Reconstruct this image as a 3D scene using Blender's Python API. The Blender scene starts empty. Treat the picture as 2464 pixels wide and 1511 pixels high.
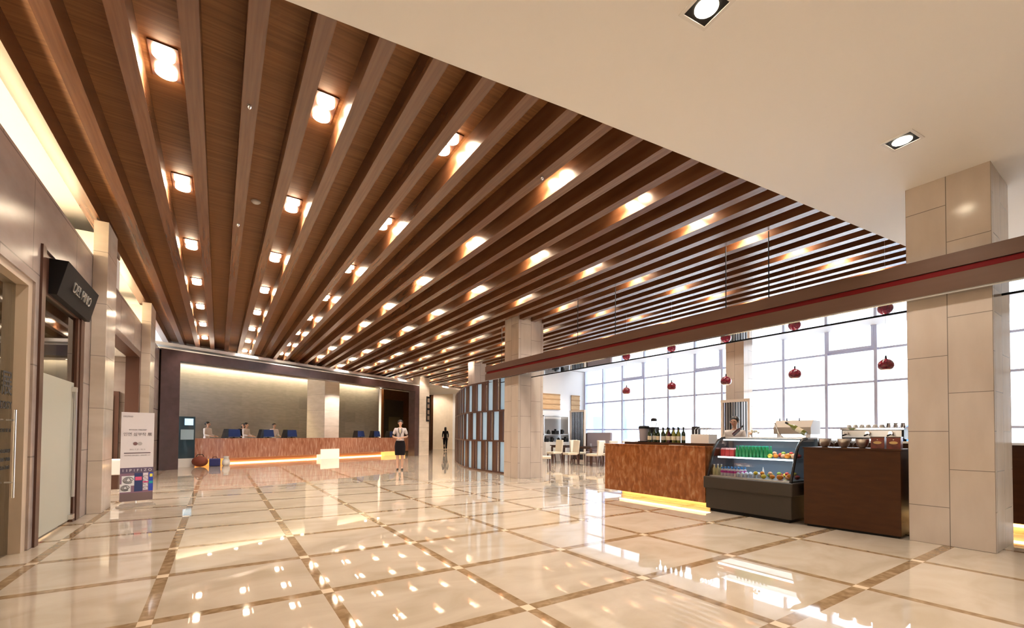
import bpy, bmesh, math, random
from mathutils import Vector, Matrix
random.seed(7)
PI = math.pi
sc = bpy.context.scene
COL = sc.collection

# ------------------------------------------------------------ camera, world, exposure
cam_d = bpy.data.cameras.new('camera'); cam = bpy.data.objects.new('camera', cam_d); COL.objects.link(cam)
CY, SY = math.cos(.5855), math.sin(.5855); CP, SP = math.cos(.0219), math.sin(.0219)
F = Vector((SY*CP, CY*CP, SP)); R = Vector((CY, -SY, 0)); U = R.cross(F)
c_, s_ = math.cos(.0076), math.sin(.0076)
R2 = R*c_ + U*s_; U2 = U*c_ - R*s_
M = Matrix((R2, U2, -F)).transposed().to_4x4(); M.translation = Vector((0, 0, 1.22))
cam.matrix_world = M
cam_d.sensor_width = 36; cam_d.sensor_fit = 'HORIZONTAL'
cam_d.lens = 36*1064.65/2464
cam_d.shift_y = (1021.56-755.5)/2464
cam_d.clip_start = .05; cam_d.clip_end = 500
sc.camera = cam
sc.view_settings.view_transform = 'Standard'; sc.view_settings.look = 'None'
sc.view_settings.gamma = 1; sc.view_settings.use_curve_mapping = False
sc.view_settings.exposure = 1.28
sc.cycles.use_denoising = True
sc.cycles.max_bounces = 8; sc.cycles.diffuse_bounces = 4; sc.cycles.glossy_bounces = 5
sc.cycles.transmission_bounces = 6; sc.cycles.transparent_max_bounces = 16
sc.cycles.caustics_reflective = False; sc.cycles.caustics_refractive = False
sc.cycles.sample_clamp_indirect = 6.0
w = bpy.data.worlds.new('world'); sc.world = w; w.use_nodes = True
bg = w.node_tree.nodes['Background']; bg.inputs[0].default_value = (.88, .93, 1.0, 1); bg.inputs[1].default_value = 3.8
WARM = (1.0, .895, .79)

def lamp(kind, name, loc, power, color=WARM, parent=None, rot=(0, 0, 0), **kw):
    d = bpy.data.lights.new(name, kind); d.energy = power; d.color = color
    for k, v in kw.items(): setattr(d, k, v)
    o = bpy.data.objects.new(name, d); o.location = loc; o.rotation_euler = rot
    if parent: o.parent = parent
    COL.objects.link(o); return o
# portal: only guides the sampling of daylight through the window wall
pt = lamp('AREA', 'daylight_portal', (15.42, 8.5, 2.3), 1, (1, 1, 1), rot=(0, PI/2, 0), shape='RECTANGLE', size=4.5, size_y=17)
pt.data.cycles.is_portal = True

# ------------------------------------------------------------ materials
def mat(name, col, rough=.5, metal=0, emit=None, es=0, spec=.5, trans=0, coat=0):
    m = bpy.data.materials.new(name); m.use_nodes = True
    b = m.node_tree.nodes['Principled BSDF']
    b.inputs['Base Color'].default_value = (*col, 1); b.inputs['Roughness'].default_value = rough
    b.inputs['Metallic'].default_value = metal; b.inputs['Specular IOR Level'].default_value = spec
    b.inputs['Transmission Weight'].default_value = trans; b.inputs['Coat Weight'].default_value = coat
    if emit: b.inputs['Emission Color'].default_value = (*emit, 1); b.inputs['Emission Strength'].default_value = es
    return m
def noisy(name, cols, scale=(1, 1, 1), nscale=4, detail=6, rough=.5, distort=0, spec=.5, stops=None, tex='noise', coat=0, bump=0):
    """object-space noise through a colour ramp"""
    m = mat(name, cols[0], rough, spec=spec, coat=coat); nt = m.node_tree; N = nt.nodes; L = nt.links
    b = N['Principled BSDF']; tc = N.new('ShaderNodeTexCoord'); mp = N.new('ShaderNodeMapping')
    mp.inputs['Scale'].default_value = scale
    n = N.new('ShaderNodeTexNoise'); n.inputs['Scale'].default_value = nscale; n.inputs['Detail'].default_value = detail
    n.inputs['Distortion'].default_value = distort
    r = N.new('ShaderNodeValToRGB'); el = r.color_ramp.elements
    st = stops or [.3 + .4*i/(len(cols)-1) for i in range(len(cols))]
    el[0].position = st[0]; el[0].color = (*cols[0], 1); el[1].position = st[-1]; el[1].color = (*cols[-1], 1)
    for p, c in zip(st[1:-1], cols[1:-1]): e = el.new(p); e.color = (*c, 1)
    L.new(tc.outputs['Object'], mp.inputs[0]); L.new(mp.outputs[0], n.inputs['Vector']); L.new(n.outputs['Fac'], r.inputs[0])
    L.new(r.outputs[0], b.inputs['Base Color'])
    if bump:
        bp = N.new('ShaderNodeBump'); bp.inputs['Strength'].default_value = bump; bp.inputs['Distance'].default_value = .01
        L.new(n.outputs['Fac'], bp.inputs['Height']); L.new(bp.outputs[0], b.inputs['Normal'])
    m['ramp'] = 1
    return m
def joints(m, axis_u, axis_v, w, h, dark, width=.006, off=.5):
    """multiply a brick joint pattern (wall cladding) over the base colour; u,v pick object axes"""
    nt = m.node_tree; N = nt.nodes; L = nt.links; b = N['Principled BSDF']
    tc = N.new('ShaderNodeTexCoord'); sx = N.new('ShaderNodeSeparateXYZ'); cx = N.new('ShaderNodeCombineXYZ')
    L.new(tc.outputs['Object'], sx.inputs[0])
    if axis_u == 'XY':
        ad = N.new('ShaderNodeMath'); ad.operation = 'ADD'; L.new(sx.outputs['X'], ad.inputs[0]); L.new(sx.outputs['Y'], ad.inputs[1]); L.new(ad.outputs[0], cx.inputs['X'])
    else: L.new(sx.outputs[axis_u], cx.inputs['X'])
    if axis_v == 'N':      # across the face, whichever way it looks
        ge = N.new('ShaderNodeNewGeometry'); sn = N.new('ShaderNodeSeparateXYZ'); L.new(ge.outputs['Normal'], sn.inputs[0])
        ab = N.new('ShaderNodeMath'); ab.operation = 'ABSOLUTE'; L.new(sn.outputs['Y'], ab.inputs[0])
        gt = N.new('ShaderNodeMath'); gt.operation = 'GREATER_THAN'; gt.inputs[1].default_value = .5; L.new(ab.outputs[0], gt.inputs[0])
        mv = N.new('ShaderNodeMix'); L.new(gt.outputs[0], mv.inputs[0]); L.new(sx.outputs['Y'], mv.inputs[2]); L.new(sx.outputs['X'], mv.inputs[3]); L.new(mv.outputs[0], cx.inputs['Y'])
    else: L.new(sx.outputs[axis_v], cx.inputs['Y'])
    br = N.new('ShaderNodeTexBrick'); br.offset = off; br.inputs['Scale'].default_value = 1
    br.inputs['Brick Width'].default_value = w; br.inputs['Row Height'].default_value = h
    br.inputs['Mortar Size'].default_value = width; br.inputs['Mortar Smooth'].default_value = .2
    br.inputs['Color1'].default_value = (1, 1, 1, 1); br.inputs['Color2'].default_value = (.93, .93, .93, 1); br.inputs['Mortar'].default_value = (dark, dark, dark, 1)
    L.new(cx.outputs[0], br.inputs['Vector'])
    mx = N.new('ShaderNodeMix'); mx.data_type = 'RGBA'; mx.blend_type = 'MULTIPLY'; mx.inputs[0].default_value = 1
    src = b.inputs['Base Color'].links[0].from_socket if b.inputs['Base Color'].links else None
    if src: L.new(src, mx.inputs[6])
    else: mx.inputs[6].default_value = b.inputs['Base Color'].default_value
    L.new(br.outputs['Color'], mx.inputs[7]); L.new(mx.outputs[2], b.inputs['Base Color'])
    m['brick'] = br.name
    return m
def glass(name, tint=(1, 1, 1), refl=.12, rough=.02, opac=0, opcol=(.8, .9, .95)):
    """clear pane: light goes straight through, mirror reflection by fresnel"""
    m = bpy.data.materials.new(name); m.use_nodes = True; nt = m.node_tree; N = nt.nodes; L = nt.links
    N.remove(N['Principled BSDF']); out = N['Material Output']
    t = N.new('ShaderNodeBsdfTransparent'); t.inputs[0].default_value = (*tint, 1)
    g = N.new('ShaderNodeBsdfGlossy'); g.inputs['Roughness'].default_value = rough
    fr = N.new('ShaderNodeFresnel'); fr.inputs[0].default_value = 1.5
    mx = N.new('ShaderNodeMixShader'); ad = N.new('ShaderNodeMath'); ad.operation = 'MULTIPLY_ADD'; ad.inputs[1].default_value = .8; ad.inputs[2].default_value = refl*.3
    L.new(fr.outputs[0], ad.inputs[0]); L.new(ad.outputs[0], mx.inputs[0]); L.new(t.outputs[0], mx.inputs[1]); L.new(g.outputs[0], mx.inputs[2])
    last = mx
    if opac:
        d = N.new('ShaderNodeBsdfTranslucent'); d.inputs[0].default_value = (*opcol, 1)
        d2 = N.new('ShaderNodeBsdfDiffuse'); d2.inputs[0].default_value = (*opcol, 1)
        m1 = N.new('ShaderNodeMixShader'); m1.inputs[0].default_value = .5; L.new(d.outputs[0], m1.inputs[1]); L.new(d2.outputs[0], m1.inputs[2])
        m2 = N.new('ShaderNodeMixShader'); m2.inputs[0].default_value = opac; L.new(mx.outputs[0], m2.inputs[1]); L.new(m1.outputs[0], m2.inputs[2]); last = m2
    L.new(last.outputs[0], out.inputs[0])
    return m
def glow(name, col, s, sample=True):
    m = mat(name, col, .5, emit=col, es=s)
    if not sample: m.cycles.emission_sampling = 'NONE'
    return m

M_tile = noisy('cream_marble', [(.47, .39, .295), (.545, .46, .365), (.60, .515, .42)], (1, 1.6, 1), 1.3, 9, rough=.022, distort=1.2, spec=.75, stops=[.3, .5, .72])
M_strip = noisy('brown_marble', [(.23, .145, .075), (.30, .20, .11), (.40, .28, .17)], (1, 1, 1), 12, 8, rough=.05, distort=.6, spec=.5)
M_joint = noisy('cream_marble_square', [(.70, .55, .38), (.80, .66, .50)], (1, 1, 1), 4, 6, rough=.04)
M_beam = noisy('brown_wood_beam', [(.105, .042, .018), (.145, .060, .026), (.18, .078, .035)], (14, .5, 3), 2.2, 6, rough=.27, spec=.58)
M_panel = noisy('brown_wood_panel', [(.18, .076, .025), (.24, .104, .036), (.30, .135, .049)], (.5, 16, 1), 2.2, 7, rough=.55, spec=.3)
M_ceil = mat('warm_white_paint', (.88, .87, .85), .85, spec=.2)
M_wstone = joints(noisy('beige_wall_stone', [(.37, .30, .265), (.44, .365, .325)], (1, 1, 3), 2, 5, rough=.22), 'Y', 'Z', 1.6, .95, .55, .008)
M_pier = joints(noisy('cream_pier_stone', [(.62, .54, .45), (.72, .64, .55)], (1, 1, 3), 2, 5, rough=.12), 'Z', 'N', .78, 3.0, .5, .005, 0)
M_pil = joints(noisy('cream_column_stone', [(.50, .43, .37), (.57, .50, .44)], (2, 2, .6), 2.5, 6, rough=.16, spec=.3), 'Z', 'N', .86, .355, .35, .004, .5)
M_back = joints(noisy('grey_brown_travertine', [(.20, .19, .19), (.25, .235, .235)], (1, 1, 4), 3, 6, rough=.3), 'X', 'Z', 1.5, .62, .85, .006)
M_back.node_tree.nodes[M_back['brick']].inputs['Color2'].default_value = (.80, .80, .82, 1)
M_stone = noisy('rust_red_stone', [(.20, .058, .014), (.28, .090, .022), (.35, .14, .045), (.46, .24, .11)], (6, 6, 2.6), 2.4, 14, rough=.16, distort=.5, stops=[.34, .49, .60, .74])
M_stone2 = noisy('salmon_red_stone', [(.36, .14, .08), (.47, .21, .13), (.56, .30, .20), (.70, .48, .38)], (8, 8, 1.5), 1.8, 12, rough=.10, distort=.5, stops=[.32, .48, .6, .72])
M_darkbrown = mat('dark_brown_frame', (.085, .035, .022), .3)
M_purple = noisy('mauve_brown_lacquer', [(.06, .032, .030), (.08, .043, .040)], rough=.25)
M_black = mat('black_lacquer', (.012, .010, .010), .25)
M_blackm = mat('matt_black', (.010, .009, .009), .6, spec=.2)
M_walnut = noisy('dark_walnut_wood', [(.042, .012, .002), (.062, .020, .004)], (2, 2, 9), 2, 6, rough=.45, spec=.25)
M_fascia = noisy('brown_bronze_panel', [(.085, .042, .026), (.105, .055, .036)], (1, .3, 4), 2, 4, rough=.3)
M_red = mat('dark_red_strip', (.12, .003, .003), .6, spec=.15, emit=(.6, .02, .01), es=.0)
M_mirror = mat('mirror_soffit', (.75, .80, .85), .03, 1)
M_steel = mat('brushed_steel', (.86, .83, .79), .28, 1)
M_chrome = mat('polished_chrome', (.8, .8, .8), .06, 1)
M_white = mat('white_paint', (.80, .79, .77), .6)
M_bwhite = mat('bright_white_wall', (.86, .86, .86), .7)
M_mull = mat('pale_blue_grey_mullion', (.66, .74, 1.0), .4)
M_cream = mat('cream_leather', (.72, .65, .52), .5)
M_tabletop = mat('dark_table_wood', (.055, .028, .022), .12)
M_sofa = mat('taupe_fabric', (.33, .27, .28), .8)
M_skin = mat('skin', (.62, .38, .27), .5)
M_hair = mat('black_hair', (.012, .008, .007), .4)
M_shirt = mat('white_cloth', (.74, .70, .68), .8)
M_jacket = noisy('pale_grey_jacket', [(.55, .50, .52), (.66, .62, .64)], nscale=60, rough=.85)
M_navy = mat('black_cloth', (.009, .007, .010), .85, spec=.2)
M_redw = noisy('red_mosaic_shade', [(.09, .004, .02), (.30, .01, .03)], nscale=38, detail=1, rough=.15, coat=.4)
M_bottle = mat('dark_green_bottle_glass', (.015, .03, .010), .06, coat=.5)
M_bottle2 = mat('dark_red_bottle_glass', (.05, .006, .012), .06, coat=.5)
M_bottle3 = mat('olive_bottle_glass', (.16, .17, .03), .08, coat=.5)
M_label = noisy('cream_paper_label', [(.70, .62, .42), (.78, .72, .56)], nscale=30, rough=.7)
M_caseg = mat('charcoal_case_metal', (.042, .032, .024), .4, spec=.3)
M_glass = glass('clear_glass')
M_wglass = glass('window_glass', (.97, .99, 1.0), .05)
M_shopg = glass('shop_window_glass', (.93, .92, .86), .5)
M_frost = glass('frosted_pale_blue_glass', (.9, .95, 1), .1, .1, .72, (.58, .74, .84))
M_veil = glass('white_translucent_sheet', (1, 1, 1), .05, .3, .55, (.92, .92, .92))
M_board = mat('pale_green_white_board', (.50, .50, .42), .4)
M_cove = glow('warm_cove_tube', (1.0, .76, .46), 15)
M_cove2 = glow('yellow_cove_tube', (1.0, .74, .33), 45)
M_under = glow('amber_strip_light', (1.0, .64, .25), 5)
M_lamp = glow('warm_lamp_disc', (1.0, .82, .58), 30, False)
M_cool = glow('cool_white_tube', (.80, .95, 1.0), 2.2)
M_text = mat('dark_grey_print', (.07, .07, .07), .6)
M_screen = mat('blue_monitor_face', (.012, .045, .21), .4)
M_text_l = mat('pale_grey_metal_letter', (.55, .55, .52), .25, .6)
FRUIT = [mat('orange_peel', (.85, .30, .03), .5), mat('lemon_peel', (.85, .72, .08), .5), mat('apple_skin', (.62, .06, .05), .35), mat('green_skin', (.35, .50, .08), .4), mat('peach_skin', (.85, .50, .32), .5)]

# ------------------------------------------------------------ mesh helpers
def tag(o, label=None, cat=None, group=None, kind=None):
    if label: o['label'] = label
    if cat: o['category'] = cat
    if group: o['group'] = group
    if kind: o['kind'] = kind
    return o
class MB:
    def __init__(s): s.v = []; s.f = []; s.m = []; s.mi = 0
    def quad(s, *p):
        i = len(s.v); s.v += [tuple(q) for q in p]; s.f.append(tuple(range(i, i+len(p)))); s.m.append(s.mi); return s
    def box(s, x0, x1, y0, y1, z0, z1, T=None):
        P = [(x, y, z) for z in (z0, z1) for x, y in ((x0, y0), (x1, y0), (x1, y1), (x0, y1))]
        if T: P = [tuple(T @ Vector(p)) for p in P]
        i = len(s.v); s.v += P
        for f in ((0, 3, 2, 1), (4, 5, 6, 7), (0, 1, 5, 4), (1, 2, 6, 5), (2, 3, 7, 6), (3, 0, 4, 7)): s.f.append(tuple(i+k for k in f)); s.m.append(s.mi)
        return s
    def bar(s, a, b, w, h=None):
        """box along a-b with square section"""
        a, b = Vector(a), Vector(b); d = b-a; L = d.length; h = h or w
        T = Matrix.Translation((a+b)/2) @ d.to_track_quat('Z', 'Y').to_matrix().to_4x4()
        return s.box(-w/2, w/2, -h/2, h/2, -L/2, L/2, T)
    def lathe(s, prof, n=20, c=(0, 0, 0), T=None, caps=True):
        i = len(s.v)
        for r, z in prof:
            for k in range(n):
                a = 2*PI*k/n; p = Vector((c[0]+r*math.cos(a), c[1]+r*math.sin(a), c[2]+z)); s.v.append(tuple(T @ p if T else p))
        for j in range(len(prof)-1):
            for k in range(n):
                s.f.append((i+j*n+k, i+j*n+(k+1) % n, i+(j+1)*n+(k+1) % n, i+(j+1)*n+k)); s.m.append(s.mi)
        if caps:
            s.f.append(tuple(i+k for k in range(n))[::-1]); s.m.append(s.mi)
            s.f.append(tuple(i+(len(prof)-1)*n+k for k in range(n))); s.m.append(s.mi)
        return s
    def cyl(s, r, z0, z1, c=(0, 0, 0), n=16, T=None): return s.lathe([(r, z0), (r, z1)], n, c, T)
    def tube(s, pts, r, n=8):
        pts = [Vector(p) for p in pts]; i0 = len(s.v)
        for k, p in enumerate(pts):
            d = (pts[min(k+1, len(pts)-1)]-pts[max(k-1, 0)]).normalized()
            u = d.orthogonal().normalized() if k == 0 else (u - d*u.dot(d)).normalized(); v = d.cross(u)
            rr = r[k] if isinstance(r, (list, tuple)) else r
            for j in range(n): a = 2*PI*j/n; s.v.append(tuple(p+u*rr*math.cos(a)+v*rr*math.sin(a)))
        for k in range(len(pts)-1):
            for j in range(n): s.f.append((i0+k*n+j, i0+k*n+(j+1) % n, i0+(k+1)*n+(j+1) % n, i0+(k+1)*n+j)); s.m.append(s.mi)
        s.f.append(tuple(i0+j for j in range(n))); s.m.append(s.mi); s.f.append(tuple(i0+(len(pts)-1)*n+j for j in range(n))); s.m.append(s.mi)
        return s
    def ball(s, r, c, sq=(1, 1, 1), n=14, m=8):
        prof = [(max(1e-4, r*math.sin(PI*j/m)), -r*math.cos(PI*j/m)) for j in range(m+1)]
        T = Matrix.Translation(c) @ Matrix.Diagonal((*sq, 1)); return s.lathe(prof, n, (0, 0, 0), T)
    def prism(s, poly, y0, y1):
        """poly in (x,z) extruded along y"""
        n = len(poly); i = len(s.v); s.v += [(x, y0, z) for x, z in poly]+[(x, y1, z) for x, z in poly]
        s.f.append(tuple(i+k for k in range(n))); s.m.append(s.mi); s.f.append(tuple(i+n+k for k in range(n))[::-1]); s.m.append(s.mi)
        for k in range(n): s.f.append((i+k, i+n+k, i+n+(k+1) % n, i+(k+1) % n)); s.m.append(s.mi)
        return s
    def prismz(s, poly, z0, z1):
        n = len(poly); i = len(s.v); s.v += [(x, y, z0) for x, y in poly]+[(x, y, z1) for x, y in poly]
        s.f.append(tuple(i+k for k in range(n))); s.m.append(s.mi); s.f.append(tuple(i+n+k for k in range(n))[::-1]); s.m.append(s.mi)
        for k in range(n): s.f.append((i+k, i+n+k, i+n+(k+1) % n, i+(k+1) % n)); s.m.append(s.mi)
        return s
    def build(s, name, mt, parent=None, loc=(0, 0, 0), rz=0, smooth=False, bevel=0, fix=True):
        me = bpy.data.meshes.new(name); me.from_pydata(s.v, [], s.f)
        for q in (mt if isinstance(mt, (list, tuple)) else [mt]): me.materials.append(q)
        me.polygons.foreach_set('material_index', s.m)
        if fix:
            bm = bmesh.new(); bm.from_mesh(me); bmesh.ops.recalc_face_normals(bm, faces=bm.faces); bm.to_mesh(me); bm.free()
        if smooth: me.polygons.foreach_set('use_smooth', [True]*len(me.polygons)); 
        me.update()
        o = bpy.data.objects.new(name, me); COL.objects.link(o); o.location = loc; o.rotation_euler = (0, 0, rz)
        if smooth: 
            try: me.set_sharp_from_angle(angle=math.radians(50))
            except Exception: pass
        if parent: o.parent = parent
        if bevel:
            b = o.modifiers.new('bevel', 'BEVEL'); b.width = bevel; b.segments = 2; b.limit_method = 'ANGLE'
        return o
def thing(name, label, cat, loc=(0, 0, 0), rz=0, group=None):
    o = bpy.data.objects.new(name, None); COL.objects.link(o); o.location = loc; o.rotation_euler = (0, 0, rz); o.empty_display_size = .1
    return tag(o, label, cat, group)
def struct(name, mb, mt, **k): return tag(mb.build(name, mt, **k), kind='structure')
def dup(root, loc, label, group=None, rz=None, scale=None):
    r = root.copy(); COL.objects.link(r); r.location = loc; r['label'] = label
    if rz is not None: r.rotation_euler = (0, 0, rz)
    if scale: r.scale = scale
    if group: r['group'] = group
    for ch in list(root.children):
        c = ch.copy(); COL.objects.link(c); c.parent = r
        for g in ch.children: d = g.copy(); COL.objects.link(d); d.parent = c
    return r
def text(name, body, size, parent, loc, rot, mt, ext=.002, align='CENTER', label=None, sx=1):
    cu = bpy.data.curves.new(name, 'FONT'); cu.body = body; cu.size = size; cu.extrude = ext; cu.align_x = align; cu.align_y = 'CENTER'
    cu.materials.append(mt); o = bpy.data.objects.new(name, cu); COL.objects.link(o); o.location = loc; o.rotation_euler = rot; o.scale = (sx, 1, 1)
    me = bpy.data.meshes.new_from_object(o); bpy.data.objects.remove(o); o = bpy.data.objects.new(name, me); COL.objects.link(o)
    o.location = loc; o.rotation_euler = rot; o.scale = (sx, 1, 1)
    if parent: o.parent = parent
    if label: o['label'] = label
    return o
ORD = 'first second third fourth fifth sixth seventh eighth ninth tenth eleventh twelfth thirteenth fourteenth fifteenth sixteenth seventeenth eighteenth nineteenth twentieth'.split()
def ordn(i):
    if i < 20: return ORD[i]
    t = ['twenty', 'thirty', 'forty'][(i-19)//10] if (i+1) % 10 else None
    if (i+1) % 10 == 0: return {30: 'thirtieth', 40: 'fortieth'}[i+1]
    return ['', '', 'twenty', 'thirty', 'forty'][(i+1)//10]+'-'+ORD[(i+1) % 10-1]

# ------------------------------------------------------------ floor: marble grid with brown strips
LX = [-5.9, -4.7, -3.55, -2.45, -1.404, -.369, .724, 1.84, 3.055, 4.376, 5.782] + [5.782+1.4*k for k in range(1, 10)]
LY = [-5.2, -4.1, -3.0, -1.9, -.75, .35, 1.448, 2.555, 3.655, 4.761, 5.825, 6.898, 7.962, 9.108, 10.209] + [10.209+1.11*k for k in range(1, 24)]
LX = [x for x in LX if x < 15.4]
fx = [-6.5]; fy = [-6.0]
for x in LX: fx += [x-.040, x+.040]
for y in LY: fy += [y-.048, y+.048]
fx.append(15.65); fy.append(37)
fm = MB()
# the first cells' cut lines of each strip
for i in range(len(fx)-1):
    for j in range(len(fy)-1):
        sx, sy = i % 2 == 1, j % 2 == 1
        fm.mi = 2 if sx and sy else 1 if sx or sy else 0
        fm.quad((fx[i], fy[j], 0), (fx[i+1], fy[j], 0), (fx[i+1], fy[j+1], 0), (fx[i], fy[j+1], 0))
struct('floor', fm, [M_tile, M_strip, M_joint], fix=False)
g = MB().box(-14, 90, -40, 90, -.4, -.02); struct('ground', g, mat('pale_paving', (.8, .8, .8), .8))

# ------------------------------------------------------------ reception frame of reference
TH = math.radians(27); DX, DY = math.cos(TH), math.sin(TH)
def rec(d, off, z=0): return Vector((-1.52+DX*d-DY*off, 17.74+DY*d+DX*off, z))
RT = Matrix.Translation((-1.52, 17.74, 0)) @ Matrix.Rotation(TH, 4, 'Z')      # (d, off, z) -> world
def ybulk(x): return 20.41+(x+2.88)*.5095

# ------------------------------------------------------------ ceilings
ZS, ZP = 4.4, 4.66                      # beam underside, panel underside
EDGE = [(-3.2, 3.80), (.325, 3.366), (1.373, 3.227), (2.605, 3.053), (5.108, 2.746), (9.029, 2.303), (15.7, 1.55)]
def yedge(x):
    for (a, b), (c, d) in zip(EDGE, EDGE[1:]):
        if a <= x <= c: return b+(d-b)*(x-a)/(c-a)
    return 3.8
m = MB().prismz([(-3.2, -6.2), (15.7, -6.2)]+[(x, y) for x, y in EDGE[::-1]], 4.2, 4.9)
struct('ceiling', m, M_ceil)
BE = 14.46                               # right end of the wooden ceiling
m = MB().prismz([(-1.72, 3.6), (.3, 3.42), (BE, 1.70), (BE, 32), (8.8, 32), (8.8, ybulk(8.8)), (-1.72, ybulk(-1.72))], ZP, ZP+.2)
struct('ceiling_wood', m, M_panel)
SL = [-1.70, -1.235, -.774, -.316, .128, .57, 1.02, 1.46, 1.90, 2.34, 2.78, 3.21, 3.62, 4.04, 4.47, 4.90, 5.30, 5.71, 6.10, 6.49, 6.89, 7.28, 7.67, 8.05, 8.42, 8.80, 9.17, 9.53, 9.90, 10.27, 10.64, 11.01, 11.38, 11.75, 12.12, 12.49, 12.86, 13.23, 13.60, 13.97, 14.30]
for i, x in enumerate(SL):
    y1 = min(ybulk(x)-.02, 31.8) if x < 8.75 else 31.8
    w_ = .16 if i == 0 else .135
    o = MB().box(-w_/2, w_/2, 0, y1-yedge(x)-.02, 0, ZP-ZS).build('ceiling_beam', M_beam, None, (x+w_/2, yedge(x)+.02, ZS))
    tag(o, f'brown wooden ceiling beam, the {ordn(i)} counted from the shopfront wall', 'ceiling beam', 'parallel wooden beams across the lobby ceiling')

# twin downlights in every third gap
def make_twin():
    t = thing('twin_downlight', 'x', 'ceiling light', (0, 0, ZP), 0, 'twin downlights between the ceiling beams')
    MB().box(-.11, .11, -.23, .23, -.012, 0).build('trim_plate', M_darkbrown, t)
    for y in (-.12, .12):
        MB().lathe([(.085, -.04), (.085, -.012)], 24, (0, y, 0)).build('lamp', M_lamp, t)
    lamp('SPOT', 'bulb', (0, 0, -.05), 44, WARM, t, spot_size=math.radians(116), spot_blend=.35, shadow_soft_size=.045)
    return t
GAPS = [3, 6, 9, 12, 15, 18, 21, 24, 27, 30, 33, 36, 38]
T0 = None; ncol = 0
for c, gi in enumerate(GAPS):
    xc = (SL[gi-1]+.135+SL[gi])/2; k = 0
    for r_ in range(13):
        y = 5.16-.21*c+2.39*r_
        if y < yedge(xc)+.35: continue
        if xc < 8.75 and y > ybulk(xc)-.5: break
        if y > 31.5: break
        lb = f'warm twin downlight, {ordn(k)} from the near end, {ordn(c)} lit row from the shopfront'
        k += 1
        if T0 is None: T0 = make_twin(); T0.location = (xc, y, ZP); T0['label'] = lb
        else: dup(T0, (xc, y, ZP), lb)

for x_, y_ in ((-1, -1), (3, -1.2), (7, -1.5), (11, -1.5), (-1, -4), (4, -4), (9, -4), (14, -3)): lamp('SPOT', 'rear_fill_spot', (x_, y_, 4.18), 100, (1, .90, .78), spot_size=math.radians(125), spot_blend=.6, shadow_soft_size=.06)  # unseen fill spots added behind the camera to brighten the white ceiling
# small ceiling fittings
def dome(name, label, cat, x, y, z, r, mt):
    return tag(MB().lathe([(r, 0), (r, -.012), (r*.7, -.03), (r*.3, -.042), (.002, -.045)], 18).build(name, mt, None, (x, y, z), smooth=True), label, cat)
dome('smoke_detector', 'round white smoke detector in the gap between the fifth and sixth ceiling beams', 'smoke detector', .40, 7.55, ZP, .065, M_white)
dome('ceiling_speaker', 'flat round pale disc on the underside near the middle of the ceiling', 'ceiling disc', 2.12, 5.9, ZP, .07, M_white)
dome('sprinkler_head', 'tiny chrome sprinkler head under the fifth ceiling beam, nearest the camera', 'sprinkler', .193, 4.95, ZS, .022, M_chrome)
dome('sprinkler_head', 'tiny chrome sprinkler head under the fifth ceiling beam, farther along it', 'sprinkler', .193, 7.9, ZS, .022, M_chrome)
dome('sprinkler_head', 'tiny chrome sprinkler head below the eleventh ceiling beam beside a twin downlight', 'sprinkler', 3.27, 4.3, ZS, .022, M_chrome)
# square downlights in the white ceiling
for x, y, lb in ((2.776, 1.777, 'square recessed downlight with lit round lamp in the white ceiling, nearer one'), (5.67, 1.497, 'square recessed downlight in the white ceiling near the big column')):
    t = thing('square_downlight', lb, 'ceiling light', (x, y, 4.2), -.12, 'square downlights in the white ceiling')
    MB().box(-.13, .13, -.13, -.105, -.008, 0).box(-.13, .13, .105, .13, -.008, 0).box(-.13, -.105, -.105, .105, -.008, 0).box(.105, .13, -.105, .105, -.008, 0).build('frame', M_white, t)
    MB().box(-.104, .104, -.104, .104, -.003, 0).build('housing', M_blackm, t)
    MB().lathe([(.078, -.006), (.078, -.003)], 24).build('lamp', M_lamp, t)
    lamp('SPOT', 'bulb', (0, 0, -.02), 60, WARM, t, spot_size=math.radians(120), spot_blend=.6, shadow_soft_size=.06)

# ------------------------------------------------------------ shell: unseen back and side walls
struct('wall_back', MB().box(-3.2, 15.7, -6.2, -6.0, 0, 4.9), M_wstone)
struct('wall_north', MB().box(8.8, 15.7, 32, 32.2, 0, 4.9), mat('beige_plaster', (.66, .54, .40), .6))

# ------------------------------------------------------------ left wall with shop window, door and opening
XL = -1.6
wl = MB()
wl.box(XL-.22, XL, -6, 1.5, 0, 3.84)                    # behind the camera
wl.box(XL-.22, XL, 1.5, 6.50, 2.75, 3.84)               # above shop window
wl.box(XL-.22, XL, 6.50, 6.62, 0, 3.84)                 # between window and door
wl.box(XL-.22, XL, 6.62, 8.52, 3.2, 3.84)               # above door
wl.box(XL-.22, XL, 8.52, 9.6, 0, 3.84)
wl.box(XL-.22, XL, 9.6, 13.75, 3.12, 3.84)              # above opening
wl.box(XL-.22, XL, 13.75, 17.9, 0, 3.84)
struct('wall_left', wl, M_wstone)
struct('trim_1', MB().box(XL-.62, XL-.22, -6, 17.9, 3.66, 3.84).box(XL-.64, XL-.60, -6, 17.9, 3.84, 4.75), M_ceil)      # cove ledge and back
struct('trim_2', MB().box(XL-.62, -1.72, 3.3, 20.9, ZP, ZP+.1), M_ceil)
# cove tubes hidden on the ledge, one per bay
for k, (a, b) in enumerate(((-2, 9.4), (11.0, 14.2), (15.1, 17.6))):
    o = MB().box(-.02, .02, 0, b-a, 0, .03).build('cove_light', M_cove, None, (XL-.30, a, 3.842))
    tag(o, ['long warm cove light on the ledge above the shop window and sign', 'warm cove light on the ledge above the dark framed opening', 'short warm cove light on the ledge nearest the reception'][k], 'cove light', 'warm cove lights above the shopfront wall')
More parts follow.
